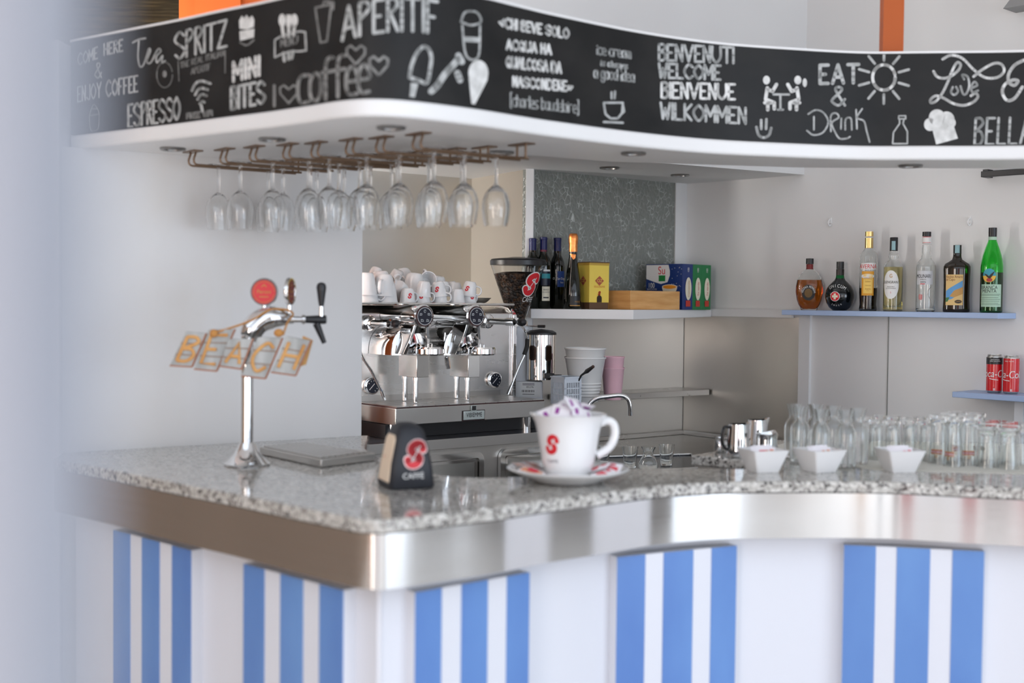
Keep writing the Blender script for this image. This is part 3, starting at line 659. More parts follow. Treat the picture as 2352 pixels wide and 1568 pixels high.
em = thing('espresso_machine', 'chrome two-group espresso machine with a drip tray and steam wands', 'coffee machine', (MO.x,MO.y,MZ), MR)
prof = [(.285,.045),(.267,.06),(.267,.435),(.30,.452),(.36,.462),(.52,.462),(.54,.44),(.54,.045)]
def yzp(prof, x0, x1):
    n = len(prof); v = [(x0,y,z) for y, z in prof]+[(x1,y,z) for y, z in prof]
    return MB().add(v, [tuple(range(n)),tuple(range(2*n-1,n-1,-1))]+[(i,(i+1)%n,n+(i+1)%n,n+i) for i in range(n)])
obj('body', yzp(prof,-.04,.715), BODYST, em, .003, angle=30)
obj('side_panel', yzp([(.255,.045),(.255,.43),(.29,.458),(.36,.468),(.525,.468),(.545,.445),(.545,.045)],.715,.735), CHROME, em, .003, angle=30)
obj('side_panel', yzp([(.255,.045),(.255,.43),(.29,.458),(.36,.468),(.525,.468),(.545,.445),(.545,.045)],-.06,-.04), CHROME, em, .003, angle=30)
dt = obj('drip_tray', MB().box(0,.671,0,.27,.05,.108), STEEL, em, .002)
gr = MB()
for k in range(12): gr.box(.006+k*.0553,.006+k*.0553+.0525,.003,.262,.1115,.1145)
obj('tray_grate', gr, STEEL, dt); obj('grate_slot', MB().box(.004,.668,.002,.264,.108,.112), cm('dark_gap',(58,30,30),.6), dt)
obj('tray_upstand', MB().box(-.01,.66,.262,.268,.108,.135), STEEL, dt)
for px, yl in ((1207,.05),(905,.05),(1207,.48),(905,.48)):
    fx = ml(px,975,.05)[0]; obj('foot', MB().lathe([(0,0),(.021,0),(.021,.05),(0,.05)],20,Matrix.Translation((fx,yl,0))), CHROME, em)
obj('shade_block', MB().box(-.01,.70,.05,.53,.001,.048), BLACK, em)  # black block added to stand in for the shade under the machine
# badge
bx, bz = ml(1087,953,0)
fn = planemap((bx,-.006,bz),(1,0,0),(0,0,1))
bd = obj('badge', MB().box(bx-.047,bx+.047,-.006,0,bz-.016,bz+.016).box(bx-.014,bx+.010,-.007,0,bz+.014,bz+.036), cm('pale_badge',(196,206,204),.3,metal=.4), em, .002)
obj('badge_edge', MB().box(bx-.050,bx+.050,-.003,0.001,bz-.020,bz+.018), cm('dark_badge',(40,18,24),.4), bd)
fn = planemap((bx,-.0066,bz),(1,0,0),(0,0,1)); obj('badge_lettering', printed('VIBIEMME',0,-.006,.016,fn,.72), KPRINT, bd, clean=False)
obj('badge_crest', patch(planemap((bx,-.0076,bz),(1,0,0),(0,0,1)),-.011,.007,.018,.034,1,1), KPRINT, bd, clean=False)
# brew groups
def circ_y(x, y, z, r, n=24): return [(x+r*math.cos(2*PI*i/n), y, z+r*math.sin(2*PI*i/n)) for i in range(n)]
def ycyl(x, z, prof, n=28):                                  # round body along the machine's depth: (radius, y) from back to front
    secs = [circ_y(x,y,z,max(r,1e-4),n) for r, y in prof]; return MB().loft(secs)
for pxd, lab in ((972,'brew group on the partition side'),(1091,'brew group beside the grinder')):
    gx, gz = ml(pxd,726,.03)
    pod = obj('brew_group', ycyl(gx,gz,[(.030,.265),(.030,.17),(.036,.13),(.0385,.10),(.0385,.036)]), CHROME, em, label=lab)
    obj('button_ring', ycyl(gx,gz,[(.0385,.036),(.042,.032),(.042,.026),(.036,.022),(.036,.024)]), CHROME, pod)
    obj('button_panel', ycyl(gx,gz,[(.0375,.030),(.0365,.0215)]), cm('dark_panel',(70,40,40),.4), pod)
    obj('button_panel', ycyl(gx,gz,[(.030,.024),(.029,.0195)]), cm('navy_panel',(26,26,42),.4), pod)
    fn = planemap((gx,.0190,gz),(1,0,0),(0,0,1))
    obj('button_symbols', ribbons([ell(0,0,.0305,.0305,28)],.0022,fn).add(*(lambda q: (q.v,q.f))(ribbons([ell(0,.018,.004,.005,8),[(-.022,.004),(-.013,.004),(-.013,.010),(-.020,.010),(-.020,.005)],[(.013,.004),(.022,.004),(.020,.010),(.013,.010),(.014,.005)],[(-.017,-.018),(-.006,-.018),(-.008,-.012),(-.016,-.011),(-.015,-.016)],[(.006,-.018),(.017,-.018),(.015,-.012),(.008,-.011),(.009,-.016)]],.0016,fn))), cm('pale_symbols',(215,220,222),.5), pod, clean=False)
    # arched hood with two fins down to the filter holder
    bz = ml(pxd-20,814,.13)[1]; hz = ml(pxd-20,752,.13)[1]-bz
    arch = [(gx+.012+.090*math.cos(PI*i/20), bz+hz*1.12*math.sin(PI*i/20)**.8) for i in range(21)]
    v = [(x,.12+.012*(k==0),z) for k in (0,) for x, z in arch]
    mb = MB(); n_ = len(arch)
    S = [[(gx+.012+(x-gx-.012)*s,y,bz+(z-bz)*s) for x, z in arch] for y, s in ((.265,1),(.135,1),(.122,.95),(.118,.85))]
    mb.loft(S)
    obj('hood', mb, CHROME, pod, angle=40)
    for sx in (-1,1):
        f0 = (gx+sx*.024,gz-.03); f1 = (gx+sx*.050,bz+.004)
        obj('fin', MB().loft([[(f0[0]-.006,.04,f0[1]),(f0[0]+.006,.04,f0[1]),(f0[0]+.006,.12,f0[1]),(f0[0]-.006,.12,f0[1])],[((f0[0]+f1[0])/2-.006,.05,(f0[1]+f1[1])/2),((f0[0]+f1[0])/2+.006,.05,(f0[1]+f1[1])/2),((f0[0]+f1[0])/2+.006,.13,(f0[1]+f1[1])/2),((f0[0]+f1[0])/2-.006,.13,(f0[1]+f1[1])/2)],[(f1[0]-.008,.07,f1[1]),(f1[0]+.008,.07,f1[1]),(f1[0]+.008,.14,f1[1]),(f1[0]-.008,.14,f1[1])]]), CHROME, pod, .002)
    obj('spout_cup', MB().lathe([(0,gz-.062),(.022,gz-.062),(.027,gz-.040),(.030,gz-.034),(0,gz-.034)],22,Matrix.Translation((gx,.085,0))), cm('dark_steel',(110,110,108),.25,metal=1), pod)
    hx, hz_ = ml(pxd+16,806,.03)
    obj('filter_holder', MB().lathe([(0,hz_-.014),(.047,hz_-.014),(.052,hz_-.009),(.052,hz_+.008),(.047,hz_+.015),(0,hz_+.016)],36,Matrix.Translation((hx,.03,0))), CHROME, pod)
    obj('filter_clip', MB().tube(smooth([(hx-.008,.03,hz_+.012),(hx-.007,.03,hz_+.026),(hx+.007,.03,hz_+.026),(hx+.008,.03,hz_+.012)],4),.002,8), CHROME, pod)
    z0 = ml(pxd-25,864,.15)[1]
    obj('brew_box', MB().box(gx+.004,gx+.058,.075,.192,z0,bz), MIRROR, pod, .002)
    for yy, dxx in ((.19,-42),(.088,-17)):
        obj('drain_pipe', MB().lathe([(0,.118),(.0095,.118),(.0095,z0-.010),(.012,z0-.010),(.012,z0),(0,z0)],18,Matrix.Translation((ml(pxd+dxx,890,yy)[0],yy,0))), CHROME, pod)
# valves, wands, gauges
def knob(x, z, y, mb=None): return (mb or MB()).loft([circ_y(x,y+dy,z,r,18) for dy, r in ((.0,.006),(-.010,.008),(-.018,.0135),(-.034,.0155),(-.046,.012),(-.052,.004))])
for pxc, pyc, y1, lab in ((1140,738,.075,'steam valve beside the grinder'),(1030,760,.12,'hot water valve between the groups'),(866,742,.11,'steam valve next to the partition')):
    vx, vz = ml(pxc,pyc,.20); k = .62 if pxc == 1030 else 1
    vl = obj('steam_valve', ycyl(vx,vz,[(.012*k,.267),(.012*k,y1+.06),(.015*k,y1+.058),(.015*k,y1+.01),(.017*k,y1+.006),(.017*k,y1),(.009,y1)]), CHROME, em, label=lab)
    obj('valve_ring', ycyl(vx,vz,[(.024,.266),(.028,.262),(.028,.250),(.022,.246)]), CHROME, vl); obj('knob', knob(vx,vz,y1), BLACK, vl)
def wand(pts, y, r, m, name='steam_wand', par=em, lab=None): return obj(name, MB().tube(smooth([(ml(a,b,y)[0],y,ml(a,b,y)[1]) for a, b in pts],5),r,10), m, par, label=lab)
w1 = wand([(1196,744),(1206,760),(1212,782),(1208,806),(1190,846),(1172,892)],.085,.0048,CHROME); wand([(1211.5,778),(1210,796),(1204,814)],.085,.0085,RUBBER,'rubber_grip',w1); wand([(1174,886),(1166,906)],.085,.0062,CHROME,'nozzle',w1)
w2 = wand([(826,748),(822,780),(832,818),(852,850),(868,882),(880,906)],.095,.0048,CHROME); wand([(877,898),(884,918)],.095,.0065,CHROME,'nozzle',w2)
w3 = wand([(1022,764),(1020,788),(1022,806),(1027,826)],.13,.0042,CHROME,'water_spout'); wand([(1026,820),(1030,846)],.13,.0105,CHROME,'nozzle',w3)
for pxc, pyc in ((853,886),(1135,872)):
    gx, gz = ml(pxc,pyc,.26)
    g_ = obj('pressure_gauge', ycyl(gx,gz,[(.027,.268),(.031,.262),(.031,.252),(.026,.249)]), CHROME, em); obj('dial', ycyl(gx,gz,[(.0265,.252),(.0262,.2485)]), cm('navy_dial',(24,30,44),.3), g_)
    fn = planemap((gx,.2480,gz),(1,0,0),(0,0,1))
    obj('needle', ribbons([[(.006,.008),(-.015,-.013)]],.0025,fn).add(*(lambda q: (q.v,q.f))(ribbons([[(.018*math.cos(a),.018*math.sin(a)),(.021*math.cos(a),.021*math.sin(a))] for a in (.2,.8,1.4,2.0,2.6,-.5,-1.1)],.0022,fn))), WPRINT, g_, clean=False)
# cup tray on the machine
tz = ml(950,697,.10)[1]
ct = tag(obj('cup_tray', MB().prism([(-.12,.085),(.582,.085),(.582,.50),(-.12,.50)],tz-.006,tz,Matrix.Translation((0,0,0))), STEEL, bevel=.002, loc=(MO.x,MO.y,MZ)), 'flat steel cup tray on top of the espresso machine', 'tray')
ct.rotation_euler = (0,0,MR)
rl_ = obj('tray_rim', MB().tube([(-.12,.085,tz-.001),(.582,.085,tz-.001),(.582,.50,tz-.001)],.0045,8), MIRROR, ct)
for x in (.02,.30,.565):
    obj('tray_support', MB().cyl((x,.30,tz-.012),(x,.30,tz-.005),.008), STEEL, ct); obj('tray_support', MB().cyl((x,.45,tz-.016),(x,.45,tz-.005),.008), STEEL, ct)

# ------------------------------------------------------------------ cups
def cup(name, label, R, H, big=False, group='porcelain cups on the coffee machine'):
    t = thing(name, label, 'cup', (0,0,0), 0, group)
    o = [(R*.53,0),(R*.59,H*.02),(R*.66,H*.07),(R*.745,H*.20),(R*.81,H*.40),(R*.855,H*.62),(R*.905,H*.84),(R*1.0,H)]
    obj('bowl', MB().lathe(shell(o,.003 if not big else .005,.006),40), CERAM, t, angle=50)
    hp = smooth([(R*.80,0,H*.80),(R*1.15,0,H*.86),(R*1.42,0,H*.66),(R*1.30,0,H*.36),(R*.74,0,H*.26)],5)
    obj('handle', MB().tube(hp,R*.10,10,flat=1.5), CERAM, t)
    def rad(v):
        for (r0,z0),(r1,z1) in zip(o,o[1:]):
            if z0 <= v <= z1: return r0+(r1-r0)*(v-z0)/(z1-z0)
        return R
    return t, rad
CUPR = {}
def cuplogo(t, rad, H, a, inv, h):
    fn = cylmap(rad,a,.0006); g = (lambda u, v: fn(-u,H-v)) if inv else fn
    a_, b_, c_ = s_logo(g,0,H*.50,h)
    obj('red_logo', b_, RED, t, clean=False)
    obj('logo_slit', c_, CERAM, t, clean=False)
ES, LA = (.031,.055), (.044,.078)
TW = lambda x, y, z: Vector((MO.x+MX.x*x+MN.x*y, MO.y+MX.y*x+MN.y*y, MZ+tz+z))
cups = [  # pixel column, machine y, height above tray, kind, inverted?, tilt (x, y), turn, logo angle, label
 (843,.15,0,1,1,(0,0),.2,None,'lower wide upside-down cup at the partition end of the cup tray'),
 (838,.15,.030,1,1,(.03,.02),2.2,None,'upper wide upside-down cup at the partition end of the cup tray'),
 (887,.15,0,1,1,(0,0),2.6,None,'lower wide cup beneath the wide cup whose handle faces the room'),
 (880,.15,.026,1,1,(0,.03),-1.7,None,'wide upside-down cup with its handle facing the room'),
 (936,.14,0,0,1,(0,0),3.0,-1.15,'single upside-down espresso cup with red S and handle towards the partition'),
 (970,.15,0,0,1,(0,0),.9,-1.6,'lower espresso cup with red S, capped by a plain tilted cup'),
 (971,.15,.027,0,1,(.05,.10),1.3,None,'plain tilted espresso cup capping a cup with a red S'),
 (1010,.15,0,0,1,(0,0),-.3,None,'plain lower espresso cup with its handle towards the grinder'),
 (1009,.15,.026,0,1,(.02,-.10),1.6,-1.75,'upper espresso cup with red S, leaning over a plain cup'),
 (1050,.14,0,0,1,(0,0),1.5,None,'plain upside-down espresso cup in front, second from the grinder end'),
 (1044,.24,.026,0,1,(0,.05),1.2,None,'plain espresso cup raised behind the second cup from the grinder end'),
 (1077,.16,0,0,1,(0,0),1.4,-1.0,'lower espresso cup at the grinder end with a half-turned red S'),
 (1076,.16,.030,0,1,(.03,.14),1.2,-1.9,'upper espresso cup at the grinder end with a tilted red S'),
 (949,.26,.034,1,1,(-.1,.06),.8,None,'wide upside-down cup heaped behind the single cup with a red S'),
 (926,.23,.012,1,1,(.75,-.25),2.4,-2.6,'open cup lying tilted behind the single cup with a red S'),
 (977,.30,.075,0,0,(-1.25,.3),1.8,None,'cup lying on its side with its round base towards the room'),
 (914,.25,.062,0,0,(-1.35,-.6),1.0,None,'cup lying on its side in the dip of the cup heap'),
 (875,.29,.040,1,1,(.05,-.05),1.9,None,'wide cup in the back row behind the cup with a facing handle'),
 (903,.38,.075,0,1,(.15,.4),-.4,None,'topmost small cup of the heap with its handle sticking out'),
 (856,.36,.080,0,1,(-.2,.3),2.0,None,'topmost small cup near the partition, only its base showing'),
 (931,.40,.055,1,1,(-.2,-.2),2.2,None,'wide cup at the very back behind the lying cup'),
 (998,.33,.030,1,1,(.15,.15),2.0,None,'wide cup behind the leaning cup with a red S'),
 (1014,.25,.030,0,1,(0,.1),1.9,None,'plain cup just behind the leaning cup with a red S'),
 (1037,.36,.032,0,1,(.1,-.1),2.0,None,'plain cup at the back between the raised cup and the lying cup')]
protos = {}
for px, yl, z, kd, inv, tl, turn, lg, lb in cups:
    R, H = LA if kd else ES; x = ml(px,697,yl)[0]; nm = 'cappuccino_cup' if kd else 'espresso_cup'
    if lg is None and kd in protos: t = dup(protos[kd],lb,(0,0,0))
    else:
        t, rad = cup(nm,lb,R,H)
        if lg is None: protos[kd] = t
        else: cuplogo(t,rad,H,(PI-(lg-turn-MR*0)) if False else 0,inv,.016)
    p = TW(x,yl,z)
    if inv:
        if lg is not None: turn = PI-0+lg   # the mark is at the cup's own angle 0
        T = Matrix.Translation(p) @ Matrix.Rotation(MR+tl[1],4,'Y' if False else 'Z') if False else Matrix.Translation(p)
        rz = -turn if lg is None else None
        ang = (-(lg)+0) if lg is not None else turn
        Rm = Matrix.Rotation(tl[0],4,'X') @ Matrix.Rotation(tl[1],4,'Y') @ Matrix.Rotation(lg if lg is not None else turn,4,'Z') @ Matrix.Translation((0,0,H)) @ Matrix.Rotation(PI,4,'X')
        t.matrix_world = T @ Rm
        if lg is not None:
            for c in kids(t):
                if c.name.startswith('handle'): c.rotation_euler = (0,0,-1.9)
    else:
        Rm = Matrix.Rotation(tl[1],4,'Z') @ Matrix.Rotation(-tl[0],4,'X') @ Matrix.Rotation(turn,4,'Z')
        t.matrix_world = Matrix.Translation(p) @ Rm
sp_ = thing('steel_saucer', 'small steel saucer lying at the grinder end of the cup tray', 'saucer', TW(ml(1098,690,.24)[0],.24,.004))
obj('dish', MB().lathe(shell([(.026,0),(.034,.003),(.052,.020)],.0015),32), STEEL, sp_); obj('foot', MB().lathe([(.022,-.004),(.026,-.004),(.026,.001),(.022,.001)],28,closed=True), STEEL, sp_)

# ------------------------------------------------------------------ coffee grinder
gc = hit(1187,760,MO+MN*.30,MX); gd = 5.16; gp = aty(1188,760,gd); GX = gp.x
gzs = lambda py, px=1188, Y=gd: aty(px,py,Y).z
gr_ = thing('coffee_grinder', 'coffee grinder with a cone hopper of beans and a chrome dosing drum', 'coffee grinder', (GX,gd,MZ))
k = gd/2900; rel = lambda py: gzs(py)-MZ
hopz = [rel(735),rel(612)]
obj('hopper', MB().lathe([(.034,hopz[0]),(.110,hopz[1]),(.112,hopz[1]+.006),(.1085,hopz[1]+.006),(.1065,hopz[1]),(.0305,hopz[0])],48,closed=True), CLEARP, gr_)
obj('hopper_lid', MB().lathe([(0,rel(609)),(.113,rel(609)),(.114,rel(599)),(.108,rel(595)),(.02,rel(590)),(0,rel(590))],48), BLACK, gr_)
hfn = lambda u, v: (lambda r, a: (r*math.cos(a), r*math.sin(a), v))(.0345+.076*(v-hopz[0])/(hopz[1]-hopz[0])+.0012, -PI/2+u/.085)
ou, rd, sl = s_logo(hfn,.060,rel(653),.072)
obj('logo_outline', ou, WPRINT, gr_, clean=False)
off_ = lambda f, d: (lambda u, v: tuple(Vector(f(u,v))*1.0+Vector((math.cos(-PI/2+u/.085),math.sin(-PI/2+u/.085),0))*d))
ou, rd, sl = s_logo(off_(hfn,.0008),.060,rel(653),.072); obj('red_logo', rd, RED, gr_, clean=False)
ou, rd, sl = s_logo(off_(hfn,.0016),.060,rel(653),.072); obj('logo_slit', sl, WPRINT, gr_, clean=False)
obj('hopper_lettering', printed("CAFF\u00c8",.058,rel(693),.020,hfn,.85,.2), WPRINT, gr_, clean=False)
bn = MB(); random.seed(3)
prof = [(0,hopz[0]),(.029,hopz[0])]+[(.029+.070*i/8, hopz[0]+(hopz[1]-hopz[0])*.86*i/8) for i in range(1,9)]+[(.06,hopz[1]*.0+hopz[0]+(hopz[1]-hopz[0])*.90),(0,hopz[0]+(hopz[1]-hopz[0])*.91)]
bo = obj('coffee_beans', MB().lathe(prof,48), BEANS, loc=(GX,gd,MZ)); tag(bo,'dark roasted coffee beans filling the clear grinder hopper','coffee beans',kind='stuff')
obj('hopper_collar', MB().lathe([(.036,rel(748)),(.043,rel(748)),(.043,rel(738)),(.036,rel(735))],32,closed=True), CHROME, gr_)
body = [rrect(.092,.13,.03,0,cx=.004,cy_=.01),rrect(.092,.13,.03,rel(752),cx=.004,cy_=.01),rrect(.08,.11,.03,rel(747),cx=.004,cy_=.01)]
obj('motor_body', MB().loft(body), GREYC, gr_, angle=40)
dx = aty(1243,800,gd-.06).x-GX
db = obj('dosing_drum', MB().lathe([(0,rel(868)),(.058,rel(868)),(.058,rel(767)),(0,rel(767))],40,Matrix.Translation((dx,-.06,0))), CHROME, gr_)
obj('drum_lid', MB().lathe([(0,rel(767)),(.062,rel(767)),(.061,rel(762)),(.045,rel(757)),(0,rel(754))],40,Matrix.Translation((dx,-.06,0))), BLACK, db)
dm = cylmap(.058,-PI/2,.0006)
for u in (-.040,.030):
    fn = (lambda U: (lambda a, b: tuple(Vector(dm(a+U,b))+Vector((dx,-.06,0)))))(u)
    zc = (rel(789)+rel(826))/2
    obj('drum_window', patch(fn,-.016,.016,zc-.026,zc+.026,8,2).add(*(lambda q:(q.v,q.f))(patch(fn,-.012,.012,zc-.030,zc+.030,6,2))), cm('dark_window',(62,46,38),.1), db, clean=False)
obj('screw', MB().tube([(dx-.025,-.06-.052,rel(860)),(dx-.025,-.06-.056,rel(860))],.005,12), CHROME, db)
fk = obj('fork_holder', MB().box(dx+.012,dx+.052,-.135,-.105,rel(864),rel(852)), BLACK, gr_, .002)
obj('dosing_chute', MB().loft([rrect(.040,.045,.012,rel(855),cx=dx+.062,cy_=-.13),rrect(.042,.045,.012,rel(875),cx=dx+.064,cy_=-.13),rrect(.070,.055,.012,rel(880),cx=dx+.075,cy_=-.135),rrect(.070,.055,.012,rel(884),cx=dx+.075,cy_=-.135)]), GUNM, gr_, .002)
obj('base', MB().box(-.03,.105,-.10,.10,0,rel(872)), GREYC, gr_, .008)
st = obj('sticker', patch(planemap((.02,-.1006,0),(1,0,0),(0,0,1)),-.02,.075,rel(906),rel(873),1,1), cm('white_sticker',(222,226,228),.5), gr_, clean=False)
fn = planemap((.045,-.1012,0),(1,0,0),(0,0,1)); z_ = rel(890)
lt = printed('85276',.008,rel(886.5),.008,fn); 
for i in range(14): 
    b_ = patch(fn,-.026+.0038*i,-.026+.0038*i+(.0022 if i%3 else .0012),rel(896),rel(891),1,1); lt.add(b_.v,b_.f)
for zz in (876,879,900): b_ = patch(fn,-.022,.026,rel(zz+1.2),rel(zz),1,1); lt.add(b_.v,b_.f)
obj('sticker_print', lt, cm('sticker_ink',(60,60,64),.6), st, clean=False)
obj('dial_badge', MB().loft([[(-.012+r*math.cos(2*PI*i/28),-.0465+dy,rel(783)+1.15*r*math.sin(2*PI*i/28)) for i in range(28)] for r, dy in ((.036,.0),(.034,-.003),(.026,-.004),(.024,-.006))]), cm('badge_grey',(150,152,146),.25,metal=.7), gr_)
obj('dial_ring', ribbons([ell(-.012,rel(783),.029,.033,28)],.006,planemap((0,-.0525,0),(1,0,0),(0,0,1))), KPRINT, gr_, clean=False)
obj('lever', MB().tube([(.035,-.03,rel(748)),(.085,-.05,rel(748))],.003,8), CHROME, gr_); obj('lever_grip', MB().tube([(.083,-.049,rel(748)),(.112,-.06,rel(748))],.006,10), BLACK, gr_)

# ------------------------------------------------------------------ things on the steel shelf
def vessel(name, label, cat, p, o, t, m, rings=(), group=None):
    th_ = thing(name,label,cat,p,0,group); obj('body', MB().lathe(shell(o,t,t),40), m, th_, angle=40); return th_
bp_ = aty(1343,925,4.98)
for i, z in enumerate((0,.036)):
    b_ = vessel('plastic_bucket',('lower' if i == 0 else 'upper')+' white plastic bucket of the nested pair on the steel shelf','bucket',(bp_.x,4.98,SS+.001+z+.0),[(.052,0),(.056,.03),(.079,.168),(.083,.172),(.083,.177)],.003,WHITEP,group='white buckets on the steel shelf')
    if i == 0:
        for q in range(5): obj('rib', MB().lathe([(.0555+.0018*q,.020+.012*q),(.0585+.0018*q,.024+.012*q),(.0565+.0018*q,.028+.012*q)],36), WHITEP, b_)
pp_ = aty(1407,925,5.10)
for i, z in enumerate((0,.044)):
    vessel('plastic_tumbler',('lower' if i == 0 else 'upper')+' pink plastic beaker of the nested pair on the steel shelf','beaker',(pp_.x,5.10,SS+.001+z),[(.034,0),(.035,.01),(.045,.122),(.048,.126),(.048,.130)],.002,PINK,group='pink beakers on the steel shelf')
bk_ = aty(1300,925,4.86); bs = thing('plastic_basket','grey slotted plastic basket in front of the white buckets','basket',(bk_.x,4.86,SS+.001),.62)
wb, hb, tb_ = .082, .105, .0025
fl = MB().box(-wb/2,wb/2,-wb/2,wb/2,0,tb_); rim = MB()
for q in range(4):
    M = Matrix.Rotation(q*PI/2,4,'Z')
    fl.box(-wb/2,wb/2,-wb/2-.0015,-wb/2+tb_,.0,.016,M).box(-wb/2,wb/2,-wb/2-.0015,-wb/2+tb_,.084,hb,M)
    for z0, z1 in ((.016,.036),(.040,.060),(.064,.084)):
        for j in range(10): fl.box(-wb/2+j*wb/9.3,-wb/2+j*wb/9.3+.004,-wb/2-.001,-wb/2+tb_,z0,z1,M)
        fl.box(-wb/2,wb/2,-wb/2-.001,-wb/2+tb_,z1,z1+.004,M)
    fl.box(-wb/2,-wb/2+.012,-wb/2-.001,-wb/2+tb_,0,hb,M).box(wb/2-.012,wb/2,-wb/2-.001,-wb/2+tb_,0,hb,M)
    rim.box(-wb/2-.004,wb/2+.004,-wb/2-.004,-wb/2+tb_,hb-.004,hb+.002,M)
obj('slotted_body', fl, GREYP, bs); obj('rim', rim, GREYP, bs)
br0, br1 = aty(1335,862,4.84), aty(1362,842,4.80); bb = Vector((bk_.x+.01,4.86,SS+.02))
bh = thing('cleaning_brush','black-handled brush leaning out of the grey basket','brush',tuple(bb)); rr_ = lambda p: tuple(p-bb)
obj('handle', MB().tube([(0,0,0),rr_(br0),rr_(br0.lerp(br1,.3)),rr_(br0.lerp(br1,.5)),rr_(br1)],[.004,.004,.005,.009,.006],10), BLACK, bh); obj('tip', MB().ball(rr_(br1),.0065), cm('brown_tip',(70,50,44),.5), bh)
# faucet
fy = 4.86; F_ = lambda px, py: aty(px,py,fy); fb = F_(1345,1000); fa = thing('faucet','curved chrome swan-neck faucet over the sink','faucet',(fb.x,fy,.934))
pth = [(1345,1000),(1347,950),(1356,926),(1372,914),(1396,910),(1424,907.5),(1438,912),(1446,924),(1448,950)]
obj('spout', MB().tube(smooth([(0,0,0)]+[tuple(F_(a,b)-Vector((fb.x,fy,.934))) for a, b in pth],5),.0088,14), CHROME, fa)
obj('base', MB().lathe([(0,0),(.026,0),(.026,.01),(.018,.05),(.012,.055),(0,.055)],24), CHROME, fa)
n0 = F_(1448,946)-Vector((fb.x,fy,.934)); obj('aerator', MB().cyl((n0.x,n0.y,n0.z),(n0.x,n0.y,n0.z-.014),.0095), CHROME, fa)
# drain tray and little glasses
tr = MB(); c4 = [at(1318,1054,.936),at(1588,1046,.936),at(1600,1078,.936),at(1410,1092,.936)]
dtc = (c4[0]+c4[2])/2; dt_ = thing('drain_tray','dark steel drain tray beside the sink holding small glasses','tray',(dtc.x,dtc.y,.9345))
q_ = [(p.x-dtc.x,p.y-dtc.y) for p in c4]; obj('pan', MB().prism(q_,0,.003), cm('dark_pan',(70,76,86),.2,metal=.8), dt_); obj('rim', MB().tube([(x,y,.007) for x, y in q_+q_[:1]],.006,8), STEEL, dt_)
def glassware(name, label, cat, p, prof, t, tb, group=None, m=None):
    g_ = thing(name,label,cat,p,0,group); obj('glass_body', MB().lathe(shell(prof,t,tb),28), m or GLASS, g_, angle=50); return g_
SH_ = [(.021,0),(.023,.004),(.024,.03),(.027,.054),(.030,.078)]
s0_ = aty(1447,1050,4.64); g0 = glassware('shot_glass','small clear glass in the drain tray, on the partition side of the tiny carafe','glass',(s0_.x,4.64,.938),SH_,.0022,.008,'small glasses by the sink')
s1_ = aty(1531,1050,4.72); dup(g0,'small clear glass in the drain tray, on the jug side of the tiny carafe',(s1_.x,4.72,.938))
s2_ = aty(1384,1050,4.66); dup(g0,'small clear glass half hidden behind the giant cup saucer',(s2_.x,4.66,.938))
s3_ = aty(1489,1050,4.58); glassware('small_carafe','tiny round-bellied carafe between two small glasses in the drain tray','carafe',(s3_.x,4.58,.938),[(.028,0),(.036,.010),(.036,.026),(.026,.046),(.018,.056),(.019,.070),(.027,.086)],.002,.004,'small glasses by the sink')

# ------------------------------------------------------------------ hanging wine glasses on eight rails
RD = Vector((.8,.6)); RZ = 1.936; RAILS = []
rpx = [(437,352),(510,347),(578,341),(655,336),(720,332),(800,325),(870,320),(955,312)]
rail0 = None
for i, q in enumerate(rpx):
    p = at(q[0]+8,q[1],SOF); p = Vector((p.x,p.y))*.985-RD*.03; RAILS.append(p)
    lb = (ORD[i]+' bronze glass rail counting from the wall end of the bar') if i < 7 else 'last bronze glass rail, nearest the canopy corner'
    if rail0: dup(rail0,lb,(p.x,p.y,0)); continue
    rail0 = thing('glass_rail',lb,'glass rail',(p.x,p.y,0),math.atan2(RD.y,RD.x),'glass rails under the canopy')
    Lr = .37
    for s_ in (-1,1):
        yy = .019*s_
        obj('rod', MB().tube([(.03,yy,SOF-.002),(.022,yy,RZ+.015)]+[(.022+.012*(1-math.cos(a)),yy,RZ+.012-.012*math.sin(a)) for a in (.5,1.0,1.57)]+[(Lr,yy,RZ)],.0032,8), BRONZE, rail0)
        obj('rear_post', MB().tube([(Lr-.01,yy,RZ),(Lr-.01,yy,SOF-.002)],.0032,8), BRONZE, rail0)
    obj('mounting_plate', MB().box(.012,.042,-.042,.042,SOF-.004,SOF), BRONZE, rail0, .001); obj('mounting_plate', MB().box(Lr-.026,Lr+.006,-.042,.042,SOF-.004,SOF), BRONZE, rail0, .001)
wg = [(0,.10),(0,.30),(1,.06),(1,.23),(1,.37),(2,.07),(2,.22),(2,.36),(3,.08),(3,.20),(3,.33),(4,.05),(4,.17),(4,.30),(5,.06),(5,.18),(5,.31),(6,.07),(6,.19),(6,.32),(7,.06),(7,.18),(7,.31)]
wprof = [(.033,0),(.0335,.001),(.012,.0045),(.0050,.010),(.0044,.03),(.0044,.075),(.0066,.083),(.018,.092),(.030,.106),(.037,.128),(.038,.148),(.034,.175),(.031,.192)]
wg0 = None; cnt = [0]*8; tot = [sum(1 for a in wg if a[0] == k) for k in range(8)]
